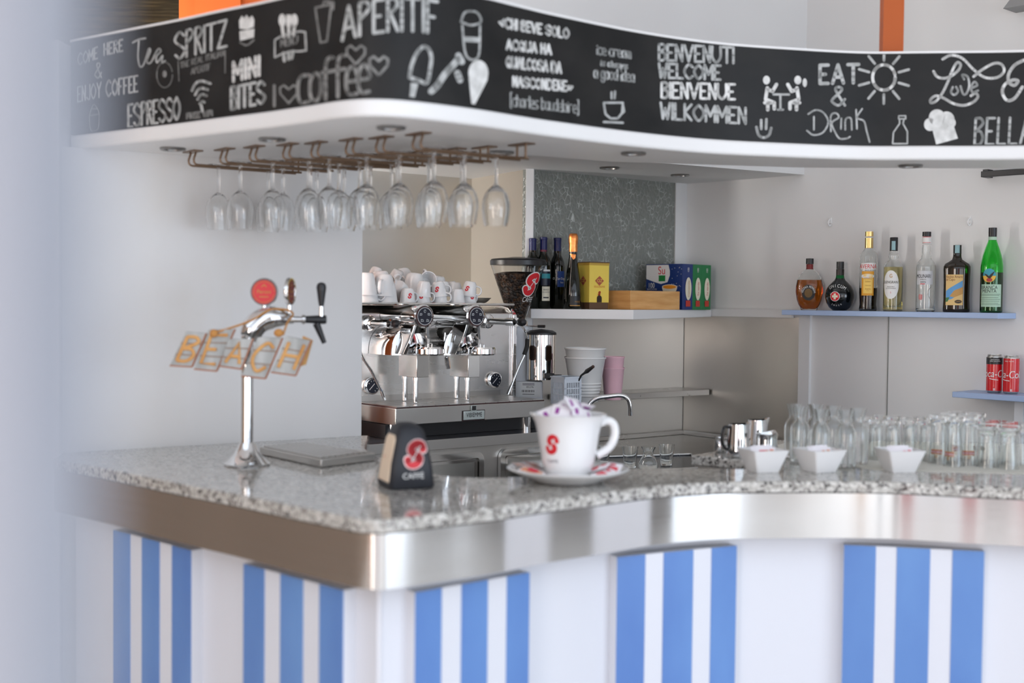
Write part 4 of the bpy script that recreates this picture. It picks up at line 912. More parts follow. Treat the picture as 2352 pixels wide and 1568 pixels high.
for k, t in wg:
    p = RAILS[k]+RD*(t*.80+.028); cnt[k] += 1
    pos = {1:'front',2:'middle' if tot[k] == 3 else 'rear',3:'rear'}[cnt[k]]
    lb = pos+' wine glass hanging upside down on the '+(ORD[k]+' rail from the wall end' if k < 7 else 'rail nearest the canopy corner')
    T = (p.x,p.y,RZ+.0065)
    if wg0: r_ = dup(wg0,lb,T)
    else:
        wg0 = thing('wine_glass',lb,'wine glass',T,0,'hanging wine glasses'); wg0.rotation_euler = (PI,0,0)
        ob = wprof; inner = [(max(r-.0017,.0002),z) for r, z in wprof[7:]][::-1]
        obj('bowl', MB().lathe([wprof[6],*wprof[7:],*inner,(.004,.0855),(0,.085)],26), GLASSW, wg0, angle=60)
        obj('stem', MB().lathe([(0,.0835),(.0064,.0832),(.0044,.075),(.0044,.03),(.0050,.010),(0,.0098)],14), GLASSW, wg0, angle=60)
        obj('foot', MB().lathe([(0,.0096),(.0050,.0096),(.012,.0045),(.0335,.0012),(.033,0),(0,0)],26), GLASSW, wg0, angle=50)
# ------------------------------------------------------------------ beer tower, sign, drip tray on the worktop
CT = 1.1005
bt = at(567,1067,1.1); TA = Vector((.93,.36,0)).normalized(); s_ = bt.y/2900
tw = thing('beer_tower','chrome cobra beer tower with two medallions and a black tap handle','beer tap',(bt.x,bt.y,CT),math.atan2(TA.y,TA.x))
W_ = lambda px, py: ((px-567)*s_/.93, 1.55-(py-684)*s_-CT)
obj('base', MB().lathe([(0,0),(.062,0),(.063,.004),(.052,.012),(.036,.028),(.026,.046),(.0195,.060),(0,.062)],40), CHROME, tw)
pth = [(0,0,.055),(0,0,.20),(0,0,.30),(.001,0,.345)]+[(W_(a,b)[0],0,W_(a,b)[1]) for a, b in ((571,775),(580,752),(597,736),(618,729),(640,730),(655,733))]
sm_ = smooth(pth,4); rr = []
for i in range(len(sm_)):
    f = i/4; rr.append(.0165 if f < 2.5 else .0165+.0155*min(1,(f-2.5)/2.2) if f < 7 else max(.016,.032-.008*(f-7)))
obj('column', MB().tube(sm_,rr,20), CHROME, tw)
def medal(px, py, yaw, nm, face_m, y=0):
    x, z = W_(px,py); M = Matrix.Translation((x,y,z)) @ Matrix.Rotation(yaw,4,'Z') @ Matrix.Rotation(PI/2,4,'X')
    md = obj('medallion', MB().lathe([(0,-.006),(.033,-.006),(.037,-.003),(.038,.002),(.036,.007),(.0325,.007),(.0315,.004),(0,.004)],36,M), CHROME, tw, label=nm)
    obj('medallion_face', MB().lathe([(0,.0048),(.0318,.0046)],32,M), face_m, md, clean=True)
    mp = lambda u, v: tuple(M @ Vector((u,v,.0056)))
    obj('medallion_print', ribbons([ell(0,0,.028,.028,28)],.001,mp).add(*(lambda q:(q.v,q.f))(printed('Peroni',0,-.004,.010,mp,1.0))).add(*(lambda q:(q.v,q.f))(ribbons([[(-.012,-.013),(.012,-.013)],[(-.006,.014),(0,.020),(.006,.014)]],.002,mp))), GOLDP, md, clean=False)
    obj('medallion_stem', MB().cyl((x,y,z-.034),(x,y,z-.058),.006), CHROME, tw)
medal(603,670,-.35,'red round beer medallion facing the room',cm('medal_red',(205,30,44),.3))
medal(657,668,1.05,'second medallion seen almost edge-on',cm('medal_dark_red',(120,40,44),.3))
x0, z0 = W_(656,733); x1 = W_(690,735)[0]; x2 = W_(737,735)[0]
obj('tap_shank', MB().tube([(x0-.01,0,z0),(x0+.012,0,z0),(x0+.012,0,z0),(x1-.008,0,z0),(x1-.008,0,z0),(x1,0,z0)],[.012,.012,.0085,.0085,.013,.013],18), CHROME, tw)
tp = obj('tap_body', MB().tube([(x1,0,z0),(x2-.008,0,z0),(x2,0,z0)],[.0095,.0125,.0115],16), BLACK, tw)
q0, q1 = W_(716,742), W_(734,788); obj('tap_spout', MB().tube([(q0[0],0,q0[1]),(q1[0],0,q1[1])],[.0105,.0065],14), BLACK, tp)
q0, q1 = W_(727,728), W_(727,702); obj('handle_collar', MB().tube([(q0[0],0,q0[1]),(q1[0],0,q1[1])],[.008,.0065],14), CHROME, tw)
hx = q1[0]; hz = q1[1]; obj('tap_handle', MB().lathe([(0,hz),(.0065,hz),(.0085,hz+.012),(.0125,hz+.042),(.0138,hz+.052),(.0115,hz+.061),(.005,hz+.0655),(0,hz+.066)],20,Matrix.Translation((hx,0,0))), BLACK, tw)
sy_ = bt.y-.085; sg = aty(556,800,sy_)
ws = thing('wooden_sign','rustic wooden letter sign reading BEACH tied to the beer tower','sign',(sg.x,sy_,sg.z))
SL = lambda px, py, dy=0: tuple(Vector((aty(px,py,sy_).x-sg.x, dy, aty(px,py,sy_).z-sg.z)))
tiles = [('B',(429,761),(476,765),(443,842),(392,839),0),('E',(480,756),(541,756),(499,852),(447,847),.003),('A',(526,778),(584,777),(557,847),(507,840),-.003),('C',(592,774),(650,776),(611,869),(555,863),.004),('H',(660,772),(716,782),(681,862),(624,854),-.001)]
for ch, a, b, c, d, dy in tiles:
    fr = [SL(*p,dy-.008) for p in (a,b,c,d)]; bk_ = [SL(*p,dy+.008) for p in (a,b,c,d)]
    pk = obj('letter_plank', MB().add(fr+bk_,[(0,1,2,3),(7,6,5,4),(0,4,5,1),(1,5,6,2),(2,6,7,3),(3,7,4,0)]), GREYW, ws, .001, 'grey plank with letter '+ch)
    fnq = (lambda A,B,C_,D_,dy: (lambda u, v: tuple(Vector(A).lerp(Vector(B),u).lerp(Vector(D_).lerp(Vector(C_),u),1-v)+Vector((0,-.0015,0)))))(*fr,dy)
    wd, L_ = GL[ch]; st = [[(.20+.62*p[0]/max(wd,1), .16+.70*p[1]/6) for p in s] for s in L_]
    mb = MB()
    for s in st: mb.tube([fnq(*p) for p in s],.0048,6)
    obj('raised_letter', mb, TAN, pk)
    obj('plank_edge', MB().tube([fnq(0,0),fnq(1,0)],.002,6).tube([fnq(1,0),fnq(1,1)],.002,6), cm('reddish_edge',(168,110,80),.7), pk)
    obj('board_seam', MB().tube([fnq(.02,.34),fnq(.98,.34)],.0012,5).tube([fnq(.02,.67),fnq(.98,.67)],.0012,5), cm('seam_brown',(150,120,98),.8), pk)
obj('loose_plank', MB().add([SL(*p,.010) for p in ((694,772),(716,782),(700,838),(676,846))]+[SL(*p,.024) for p in ((694,772),(716,782),(700,838),(676,846))],[(0,1,2,3),(7,6,5,4),(0,4,5,1),(1,5,6,2),(2,6,7,3),(3,7,4,0)]), TAN, ws)
obj('rope', MB().tube(smooth([SL(487,764,-.012),SL(520,756,.0),SL(570,736,.045),SL(606,712,.085),SL(640,712,.11),SL(658,722,.10),SL(656,740,.03),SL(652,768,-.010)],5),.0028,8), ROPE, ws)
obj('rope_knot', MB().ball(SL(494,765,-.014),.011,.009,.011), ROPE, ws); obj('rope_knot', MB().ball(SL(642,764,-.012),.013,.010,.011), ROPE, ws)
dz = 1.126; dp = [at(596,1023,dz),at(694,1013,dz),at(862,1037,dz),at(737,1052,dz)]
dc = sum(dp,Vector())/4; dr = thing('drip_tray','flat stainless drip tray on the worktop behind the beer tower','drip tray',(dc.x,dc.y,CT))
q = [(p.x-dc.x,p.y-dc.y) for p in dp]
obj('tray', MB().prism(q,0,.0225), STEEL, dr, .003)
gmb = MB(); A_, B_, C_, D_ = [Vector(p) for p in q]
for i in range(9):
    u0, u1 = .04+.105*i, .04+.105*i+.075
    pp = [A_.lerp(B_,u0).lerp(D_.lerp(C_,u0),.04),A_.lerp(B_,u0).lerp(D_.lerp(C_,u0),.96),A_.lerp(B_,u1).lerp(D_.lerp(C_,u1),.96),A_.lerp(B_,u1).lerp(D_.lerp(C_,u1),.04)]
    gmb.prism([tuple(p) for p in pp],.0225,.026)
obj('grate', gmb, STEEL, dr, .001)
# ------------------------------------------------------------------ napkin dispenser
n1, n2 = at(897,1127,1.1), at(1001,1122,1.1); nd = (n2-n1).to_2d(); nw = nd.length; nr = math.atan2(nd.y,nd.x)
nm = (n1+n2)/2; back_ = Vector((-math.sin(nr),math.cos(nr))); nb = Vector((nm.x,nm.y))+back_*.062
na = thing('napkin_dispenser','black tapered napkin dispenser with a red S emblem on the worktop','napkin dispenser',(nb.x,nb.y,CT),nr)
secs = [rrect(nw-.008,.116,.012,0),rrect(nw,.124,.014,.006),rrect(nw-.012,.116,.014,.060),rrect(nw-.034,.104,.016,.115),rrect(nw-.046,.094,.020,.138),rrect(nw-.066,.070,.02,.150),rrect(nw-.085,.04,.008,.1535)]
obj('body', MB().loft(secs), BLACKM, na, angle=60)
nap = MB().loft([[(-nw/2+.001-.004,-.044,.016),(-nw/2-.003,.040,.016),(-nw/2+.004,.040,.014),(-nw/2+.004,-.044,.014)],[(-nw/2+.006,-.044,.066),(-nw/2+.006,.040,.066),(-nw/2+.016,.040,.066),(-nw/2+.016,-.044,.066)],[(-nw/2+.0155,-.040,.116),(-nw/2+.0155,.034,.116),(-nw/2+.026,.034,.116),(-nw/2+.026,-.040,.116)],[(-nw/2+.020,-.030,.128),(-nw/2+.020,.026,.128),(-nw/2+.028,.026,.128),(-nw/2+.028,-.030,.128)]])
obj('napkins', nap, cm('cream_napkin',(236,216,192),.8), na, .003)
fnn = lambda u, v: (u, -(.124/2-.0008-(.004*(v-.006)/.054 if v < .06 else .004+.006*(v-.06)/.055))-.0022, v)
for nme, q, m_, dd in zip(('logo_outline','red_logo','logo_slit'), s_logo(fnn,.006,.083,.052), (cm('pale_pink_outline',(246,214,212),.5),RED,WPRINT), (0,-.0006,-.0012)):
    obj(nme, MB().add([(x,y+dd,z) for x,y,z in q.v],q.f), m_, na, clean=False)
obj('lettering', printed("CAFF\u00c8",.0,.026,.013,fnn), WPRINT, na, clean=False)
obj('slot_mark', ribbons([[(0,0)]],.006,lambda u, v: (-nw/2+.002,.0+u,.075+v)), RED, na, clean=False)
# ------------------------------------------------------------------ giant cup on its saucer
cxp = Vector((.143,3.14))
sa = thing('giant_saucer','oversized white saucer under the giant cup, strewn with sugar sachets','saucer',(cxp.x,cxp.y,CT))
obj('dish', MB().lathe([(0,.003),(.060,.003),(.078,0),(.086,.002),(.098,.010),(.130,.022),(.151,.031),(.1535,.034),(.150,.036),(.128,.028),(.095,.017),(.075,.012),(0,.012)],64), CERAM, sa, angle=60)
gcu = thing('giant_cup','giant white display cup with a red S, heaped with sugar sachets','cup',(cxp.x,cxp.y,CT+.0125))
go = [(.046,0),(.052,.004),(.059,.014),(.066,.040),(.072,.075),(.078,.110),(.084,.136),(.0925,.151),(.097,.157)]
obj('bowl', MB().lathe(shell(go,.0045,.006),64), CERAM, gcu, angle=60)
ha = .10; hd = lambda r, z: (r*math.cos(ha), r*math.sin(ha), z)
obj('handle', MB().tube(smooth([hd(.078,.132),hd(.098,.140),hd(.115,.128),hd(.117,.100),hd(.103,.072),hd(.072,.052)],6),[.0105]*31,12,flat=1.3), CERAM, gcu)
def grad(v):
    for (r0_,z0_),(r1_,z1_) in zip(go,go[1:]):
        if z0_ <= v <= z1_: return r0_+(r1_-r0_)*(v-z0_)/(z1_-z0_)
    return .09
gfn = cylmap(grad,-PI/2-.62,.0008); ou, rd, sl = s_logo(gfn,0,.086,.040)
obj('red_logo', rd, RED, gcu, clean=False); obj('logo_slit', MB().add([(x*1.006,y*1.006,z) for x,y,z in sl.v],sl.f), CERAM, gcu, clean=False)
obj('lettering', printed("CAFF\u00c8",-.002,.040,.008,gfn), cm('grey_print',(120,120,130),.5), gcu, clean=False)
# ------------------------------------------------------------------ sugar sachets
def sachet(label, group, w_, h_, t_, band, bits):
    t = thing('sugar_sachet',label,'sugar sachet',(0,0,0),0,group)
    nu, nv = 6, 8; v = []; f = []
    for s in (1,-1):
        for j in range(nv+1):
            for i in range(nu+1):
                u, q = i/nu, j/nv; b = (math.sin(PI*u)*math.sin(PI*min(max((q-.08)/.84,0),1)))**.6 if 0 < u < 1 and .08 < q < .92 else 0
                v.append(((u-.5)*w_,(q-.5)*h_, s*(.0004+t_/2*b)))
    k = (nu+1)*(nv+1)
    for j in range(nv):
        for i in range(nu):
            a = j*(nu+1)+i; f += [(a,a+1,a+nu+2,a+nu+1),(k+a+nu+1,k+a+nu+2,k+a+1,k+a)]
    obj('wrapper', MB().add(v,f), cm('sachet_paper',(240,236,240),.45), t, angle=70)
    for z in (1,-1):
        mp = lambda u, q: (u,q,z*(t_/2*(max(math.sin(PI*(u/w_+.5)),0)*max(math.sin(PI*min(max((q/h_+.42)/.84,0),1)),0))**.6+.0009))
        mb = MB()
        for (u0,u1,q0,q1) in bits: pb_ = patch(mp,u0*w_,u1*w_,q0*h_,q1*h_,4,4); mb.add(pb_.v,pb_.f)
        obj('print', mb, band, t, clean=False)
    return t
PURP = cm('purple_print',(150,60,150),.5); SRED = cm('sachet_red',(222,58,76),.5); PEACH = cm('sachet_peach',(226,160,124),.5); SBLUE = cm('sachet_blue',(130,176,226),.5)
random.seed(11)
def scatter(pro, spots, label):
    for i, (x, y, z, rx, ry, rz) in enumerate(spots):
        t = pro if i == 0 else dup(pro,label,(0,0,0)); t.location = (x,y,z); t.rotation_euler = (rx,ry,rz)
lbp = 'white sugar sachet with purple print heaped in the giant cup'
pr_ = sachet(lbp,'sachets heaped in the giant cup',.062,.040,.010,PURP,[(-.36,-.20,-.28,.20),(.26,.36,-.2,.25)])
zc = CT+.0125
scatter(pr_,[(cxp.x-.042,cxp.y-.02,zc+.160,.75,-.35,.3),(cxp.x-.012,cxp.y-.035,zc+.164,.8,.1,-.2),(cxp.x+.030,cxp.y-.03,zc+.160,.8,.35,.5),(cxp.x-.005,cxp.y+.01,zc+.176,.4,-.2,1.2),(cxp.x+.035,cxp.y+.02,zc+.166,.3,.5,2.2),(cxp.x-.04,cxp.y+.03,zc+.162,-.4,-.4,.9),(cxp.x+.005,cxp.y+.045,zc+.158,-.6,.1,.1),(cxp.x+.0,cxp.y-.005,zc+.150,.1,.1,.6),(cxp.x+.012,cxp.y-.022,zc+.182,.9,.2,.9)],lbp)
lbr = 'red printed sugar sachet on the giant saucer by the cup handle'
pr2 = sachet(lbr,'red sachets on the giant saucer',.058,.040,.007,SRED,[(-.36,.0,-.32,.32),(.12,.32,-.1,.3)])
scatter(pr2,[(cxp.x+.088,cxp.y-.055,CT+.028,.15,-.22,.5),(cxp.x+.112,cxp.y-.012,CT+.036,.1,-.3,1.3),(cxp.x+.092,cxp.y+.045,CT+.034,-.15,-.25,.2),(cxp.x+.078,cxp.y-.012,CT+.036,.25,-.35,-.5)],lbr)
lbo = 'peach sugar sachet on the giant saucer, on the napkin dispenser side'
pr3 = sachet(lbo,'peach sachets on the giant saucer',.060,.042,.007,PEACH,[(-.44,.44,-.36,.36)])
pr3b = obj('print', patch(lambda u, q: (u,q,.0052),-.010,.016,-.010,.012,1,1), SRED, pr3, clean=False)
scatter(pr3,[(cxp.x-.092,cxp.y-.045,CT+.029,.15,.22,-.4),(cxp.x-.112,cxp.y+.005,CT+.036,.0,.3,.4),(cxp.x-.082,cxp.y+.015,CT+.036,.2,.35,1.0)],lbo)
# ------------------------------------------------------------------ small white bowls
def bowl(label, px, yaw, scol):
    p = at(px,1082,1.1); t = thing('sugar_bowl',label,'bowl',(p.x,p.y,CT),yaw,'square white bowls on the worktop')
    H_ = .060; w0, w1 = .066, .106
    o = [rrect(w0+(w1-w0)*z/H_,w0+(w1-w0)*z/H_,.006,z) for z in (0,.02,.04,H_)]
    i_ = [rrect(w0+(w1-w0)*z/H_-.008,w0+(w1-w0)*z/H_-.008,.004,z) for z in (H_,.04,.02,.006)]
    obj('dish', MB().loft(o+i_), CERAM, t, angle=50)
    return p
bls = [('square white sugar bowl in front of the steel milk jugs',1751,.30),('square white sugar bowl in front of the glass carafes',1881,.42),('square white sugar bowl in front of the small upturned tumblers',2065,.14)]
for i, (lb, px, yw) in enumerate(bls):
    p = bowl(lb,px,yw,None); pw = ['milk jugs','glass carafes','small tumblers'][i]
    lb2 = 'sugar sachet in the square bowl by the '+pw
    pr4 = sachet(lb2,'sachets in the bowl by the '+pw,.056,.044,.007,(SRED,SBLUE,SBLUE)[i],[(-.40,.05,-.30,.05)] if i else [(-.1,.4,-.1,.36)])
    obj('print', patch(lambda u, q: (u,q,.0048),.012,.022,-.010,.014,1,1), (PEACH,PEACH,SRED)[i], pr4, clean=False)
    scatter(pr4,[(p.x-.006,p.y-.014,CT+.042,1.25,0,yw+.05),(p.x+.008,p.y-.003,CT+.044,1.2,.05,yw-.1),(p.x-.004,p.y+.009,CT+.046,1.3,-.05,yw+.1),(p.x+.006,p.y+.022,CT+.045,1.35,.0,yw)],lb2)

# ------------------------------------------------------------------ spirit bottles on the blue shelf
LIQ = {}
def liquid(name, c, rough=.02): return MATS.get(name) or mat(name, c, rough, 0, 1, 1.36)
def bottle(name, label, px, off, prof, u, glass, sy=1.0, fill_=None, liq=None, cap=(), marks=None, t=.0028, turn=0, base=None, plane=None, z=SH1, group=None):
    p = base or hit(px,720,WEND+mv*off,EX); s = p.y/2900/u      # profile units: zoomed photo pixels
    b = thing(name,label,'bottle',(p.x,p.y,z+.0005),face(p)+turn,group)
    pr = [(r*s,h*s) for r,h in prof]
    solid = glass is not GLASS and glass.node_tree.nodes['Principled BSDF'].inputs['Transmission Weight'].default_value < .5
    body = pr if solid else None
    mb = MB().lathe(([(0,0)]+pr+[(0,pr[-1][1])]) if solid else shell(pr,t,.006), 40, sy=sy)
    obj('glass_body', mb, glass, b, angle=50)
    if fill_:
        top_ = fill_*s; lq = [(max(r-t+.0005,.001),h) for r,h in pr if .007 < h < top_]
        r_t = next((pr[i][0]+(pr[i+1][0]-pr[i][0])*(top_-pr[i][1])/max(pr[i+1][1]-pr[i][1],1e-6) for i in range(len(pr)-1) if pr[i][1] <= top_ <= pr[i+1][1]), lq[-1][0]+t)
        r_b = pr[0][0]*.9-t
        obj('liquid', MB().lathe([(0,.0055),(max(r_b,.004),.0055)]+lq+[(max(r_t-t+.0005,.001),top_),(0,top_)],40,sy=sy), liq, b, angle=50)
    for nm, m_, cpf in cap: obj(nm, MB().lathe([(0,cpf[0][1]*s)]+[(r*s,h*s) for r,h in cpf]+[(0,cpf[-1][1]*s)],28), m_, b, angle=40)
    def rad(v):
        for (r0_,h0_),(r1_,h1_) in zip(pr,pr[1:]):
            if h0_ <= v <= h1_ and h1_ > h0_: return r0_+(r1_-r0_)*(v-h0_)/(h1_-h0_)
        return pr[-1][0]
    if marks: marks(b, s, rad)
    return b
def lab(b, s, fn, m, u0, u1, v0, v1, nm='label', nu=14, nv=2): return obj(nm, patch(fn,u0*s,u1*s,v0*s,v1*s,nu,nv), m, b, clean=False)
def ovl(b, s, fn, m, u, v, ru, rv, nm='label', n=32):
    mb = MB(); pts = [fn(u*s,v*s)]; f = []; K = 5
    for k in range(1,K+1): pts += [fn((u+ru*k/K*math.cos(2*PI*i/n))*s,(v+rv*k/K*math.sin(2*PI*i/n))*s) for i in range(n)]
    f = [(0,1+i,1+(i+1)%n) for i in range(n)]
    for k in range(K-1): f += [(1+k*n+i,1+(k+1)*n+i,1+(k+1)*n+(i+1)%n,1+k*n+(i+1)%n) for i in range(n)]
    return obj(nm, mb.add(pts,f), m, b, clean=False)
def txt(b, s, fn, m, text, u, v, h, wide=.8, ang=0, par=None): return obj('lettering', printed(text,u*s,v*s,h*s,fn,wide,0,ang), m, par or b, clean=False)
def arc(b, s, fn, m, text, u, v, R, h, a0, a1, up=1, par=None):
    mb = MB()
    for i, ch in enumerate(text):
        a = a0+(a1-a0)*i/max(1,len(text)-1)
        if ch != ' ': printed(ch,(u+R*math.cos(a))*s,(v+R*math.sin(a))*s,h*s,fn,.8,0,a-PI/2*up,False,mb)
    return obj('lettering', mb, m, par or b, clean=False)
U4 = 4.112
CREAM = cm('cream_label',(236,228,206),.5); LWHITE = cm('white_label',(232,232,230),.5); MINT = cm('mint_label',(176,206,184),.5); ORL = cm('amber_label',(226,160,46),.45); SKY = cm('sky_label',(96,160,214),.5)
def m_vr(b, s, rad):
    fn = cylmap(rad,-PI/2,.0008,.55); f2 = cylmap(rad,-PI/2,.0014,.55)
    o = ovl(b,s,fn,KPRINT,-8,165,64,74,'round_label'); ovl(b,s,f2,cm('dull_gold',(112,84,40),.5),-8,160,36,42,'gold_crest'); arc(b,s,f2,WPRINT,'VECCHIA ROMAGNA',-8,163,48,20,PI*.98,PI*.02,1,o)
bottle('brandy_bottle','squat amber brandy bottle with a round black label, first on the blue shelf',1858,.075,[(74,0),(78,8),(79,22),(100,55),(116,100),(126,170),(124,225),(114,285),(95,330),(62,362),(38,380),(31,395),(30,432)],U4,GLASS,.55,284,liquid('amber_brandy',(.62,.17,.015)),(('neck_band',cm('red_neck',(120,28,30),.5),[(32,385),(32,432)]),('cap',BLACK,[(36,434),(36,486)])),m_vr)
def m_un(b, s, rad):
    fn = cylmap(rad,-PI/2,.0008); f2 = cylmap(rad,-PI/2,.0013); f3 = cylmap(rad,-PI/2,.0018)
    o = ovl(b,s,fn,WPRINT,-45,132,46,46,'emblem_ring'); ovl(b,s,f2,RED,-45,132,41,41,'emblem'); c = obj('emblem_cross', MB(), GOLDP, o)
    mb = patch(f3,-71*s,-19*s,122*s,142*s); q = patch(f3,-55*s,-35*s,104*s,160*s,4,4); mb.add(q.v,q.f); bpy.data.objects.remove(c); obj('emblem_cross', mb, CREAM, o, clean=False)
    arc(b,s,f2,WPRINT,'UNICUM',-30,95,122,30,PI*.66,PI*.32); arc(b,s,f2,WPRINT,'ZWACK',-30,128,88,14,PI*1.33,PI*1.68,-1)
bottle('bitters_bottle','round black bitters bottle with a red cross emblem on the blue shelf',1928,.075,[(62,0),(70,6),(98,30),(122,70),(135,120),(136,150),(128,190),(108,228),(78,262),(52,285),(40,308),(36,332)],U4,cm('black_green_glass',(10,14,18),.06,coat=.5),.9,None,None,(('green_neck',cm('green_glass_neck',(16,96,48),.08),[(41,302),(37,332)]),('neck_seal',cm('dark_seal',(44,36,34),.4),[(37,328),(37,390)]),('cap',BLACK,[(35,392),(35,460)])),m_un)
def m_av(b, s, rad):
    fn = cylmap(rad,-PI/2,.0006); f2 = cylmap(rad,-PI/2,.0012); f3 = cylmap(rad,-PI/2,.0018)
    l = lab(b,s,fn,LWHITE,-82,76,388,450); txt(b,s,f2,RED,'AVERNA',-6,398,40,.78,0,l)
    l2 = lab(b,s,fn,ORL,-66,52,145,372,'amber_label'); lab(b,s,f2,cm('pale_amber',(246,206,104),.5),-46,40,165,345,'label_panel'); ovl(b,s,f2,LWHITE,-8,326,64,22,'label_scroll'); 
    for i, v in enumerate((296,270,235,200,185)): txt(b,s,f3,GOLDP,('AMARO','Siciliano','Caltanissetta','Averna','Sicilia')[i],-4,v,(20,14,10,16,10)[i],.7,0,l2)
bottle('amaro_bottle','tall clear bottle with red lettering and amber label over dark liqueur, gold cap',1993,.075,[(76,0),(80,6),(82,20),(76,60),(78,110),(82,170),(83,300),(83,520),(78,540),(60,560),(42,578),(37,595),(37,690)],U4,GLASS,1,216,liquid('dark_amaro',(.018,.006,.004)),(('gold_capsule',GOLD,[(38,592),(38,686)]),('cap',GOLD,[(38,702),(38,746)])),m_av)
def m_gg(b, s, rad):
    fn = cylmap(rad,-PI/2,.0006); f2 = cylmap(rad,-PI/2,.0012); f3 = cylmap(rad,-PI/2,.0018)
    o = ovl(b,s,fn,LWHITE,-22,250,76,134,'oval_label'); txt(b,s,f3,cm('grey_ink',(90,88,80),.5),'GLENGRANT',-20,262,24,.78,0,o); txt(b,s,f3,GOLDP,'G',-20,316,34,.8,0,o); txt(b,s,f3,cm('grey_ink',(90,88,80),.5),'SINGLE MALT',-20,226,10,.8,0,o); txt(b,s,f3,cm('grey_ink',(90,88,80),.5),'SCOTCH WHISKY',-20,210,10,.8,0,o); txt(b,s,f3,RED,'5',-20,168,16,.8,0,o)
    lab(b,s,cylmap(38*s,-PI/2,.0008),cm('duty_strip',(150,186,192),.6),-20,14,575,660,'duty_strip')
bottle('whisky_bottle','clear whisky bottle with a white oval label and pale golden whisky',2050,.075,[(84,0),(88,6),(88,20),(88,414),(82,438),(66,462),(42,480),(40,492),(47,512),(44,535),(36,560),(36,570)],U4,GLASS,1,416,liquid('pale_whisky',(1,.87,.42)),(('cap',BLACK,[(37,568),(37,690),(35,696)]),),m_gg)
def m_mo(b, s, rad):
    fn = cylmap(rad,-PI/2,.0006); f2 = cylmap(rad,-PI/2,.0013)
    l = lab(b,s,fn,cm('pearl_label',(206,208,212),.4),-96,66,256,384); txt(b,s,f2,KPRINT,'MOLINARI',-26,318,34,.62,0,l); txt(b,s,f2,cm('grey_ink',(90,88,80),.5),'SAMBUCA',-26,298,10,.9,0,l); txt(b,s,f2,KPRINT,'extra',-26,272,20,.8,0,l); obj('red_rule', patch(f2,-52*s,-8*s,258*s,265*s), RED, l, clean=False)
    obj('monogram', ribbons([[((-62+10*i)*s,(112+(8 if i in (0,3) else 0))*s),((-62+10*i)*s,(160+(6 if i == 1 else 0))*s)] for i in range(4)],5*s,fn), RED, b, clean=False)
    obj('wire_mark', ribbons([smooth([(50*s,236*s,0),(22*s,196*s,0),(26*s,150*s,0),(46*s,112*s,0),(58*s,60*s,0)],4)],2.4*s,fn), cm('dark_thread',(60,60,60),.6), b, clean=False)
    obj('label_rule', patch(cylmap(42*s,-PI/2,.0006),-40*s,40*s,648*s,652*s).add(*(lambda q:(q.v,q.f))(patch(cylmap(42*s,-PI/2,.0006),-40*s,40*s,700*s,705*s))), RED, b, clean=False)
bottle('sambuca_bottle','clear bottle of colourless liqueur with a pearl label and black cap',2125,.075,[(80,0),(86,6),(88,24),(88,420),(84,445),(70,478),(50,496),(47,505),(43,560),(39,628)],U4,GLASS,1,438,liquid('clear_liquor',(.97,.98,.98)),(('neck_label',LWHITE,[(41,640),(41,706)]),('cap',BLACK,[(40,710),(40,752)])),m_mo)
def m_ca(b, s, rad):
    fn = cylmap(rad,-PI/2,.0008,.55); f2 = cylmap(rad,-PI/2,.0016,.55); f3 = cylmap(rad,-PI/2,.0022,.55)
    l = lab(b,s,fn,cm('parchment',(226,192,128),.55),-108,58,66,354,nu=20)
    obj('label_picture', fillgrid([(-104*s,200*s),(54*s,300*s),(54*s,190*s),(-40*s,125*s),(-104*s,105*s)],f2), SKY, l, clean=False)
    obj('label_coast', fillgrid([(-62*s,150*s),(-20*s,205*s),(54*s,238*s),(54*s,172*s),(-20*s,140*s)],f3), cm('coast_tan',(196,150,84),.5), l, clean=False)
    obj('label_green', fillgrid([(-106*s,136*s),(-62*s,140*s),(-80*s,100*s),(-106*s,96*s)],f3), cm('leaf_green',(70,120,70),.5), l, clean=False)
    txt(b,s,f2,cm('brown_ink',(120,48,30),.5),'Vecchio Amaro',-28,322,24,.72,0,l); txt(b,s,f2,cm('brown_ink',(120,48,30),.5),'del Capo',-62,296,24,.75,0,l); ovl(b,s,f2,KPRINT,16,100,32,17,'label_seal',20); txt(b,s,f3,GOLDP,'CAFFO',16,94,14,.8,0,l)
    lab(b,s,cylmap(36*s,-PI/2,.0008),cm('duty_strip',(150,186,192),.6),-22,20,556,630,'duty_strip')
bottle('herbal_liqueur_bottle','flat dark brown bottle with a parchment seaside label on the blue shelf',2196,.075,[(112,0),(121,8),(121,40),(117,120),(118,250),(122,400),(121,430),(108,456),(75,476),(46,496),(38,520),(36,556)],U4,cm('dark_brown_glass',(30,22,12),.08,coat=.5),.55,None,None,(('cap',BLACK,[(37,552),(37,632)]),),m_ca)
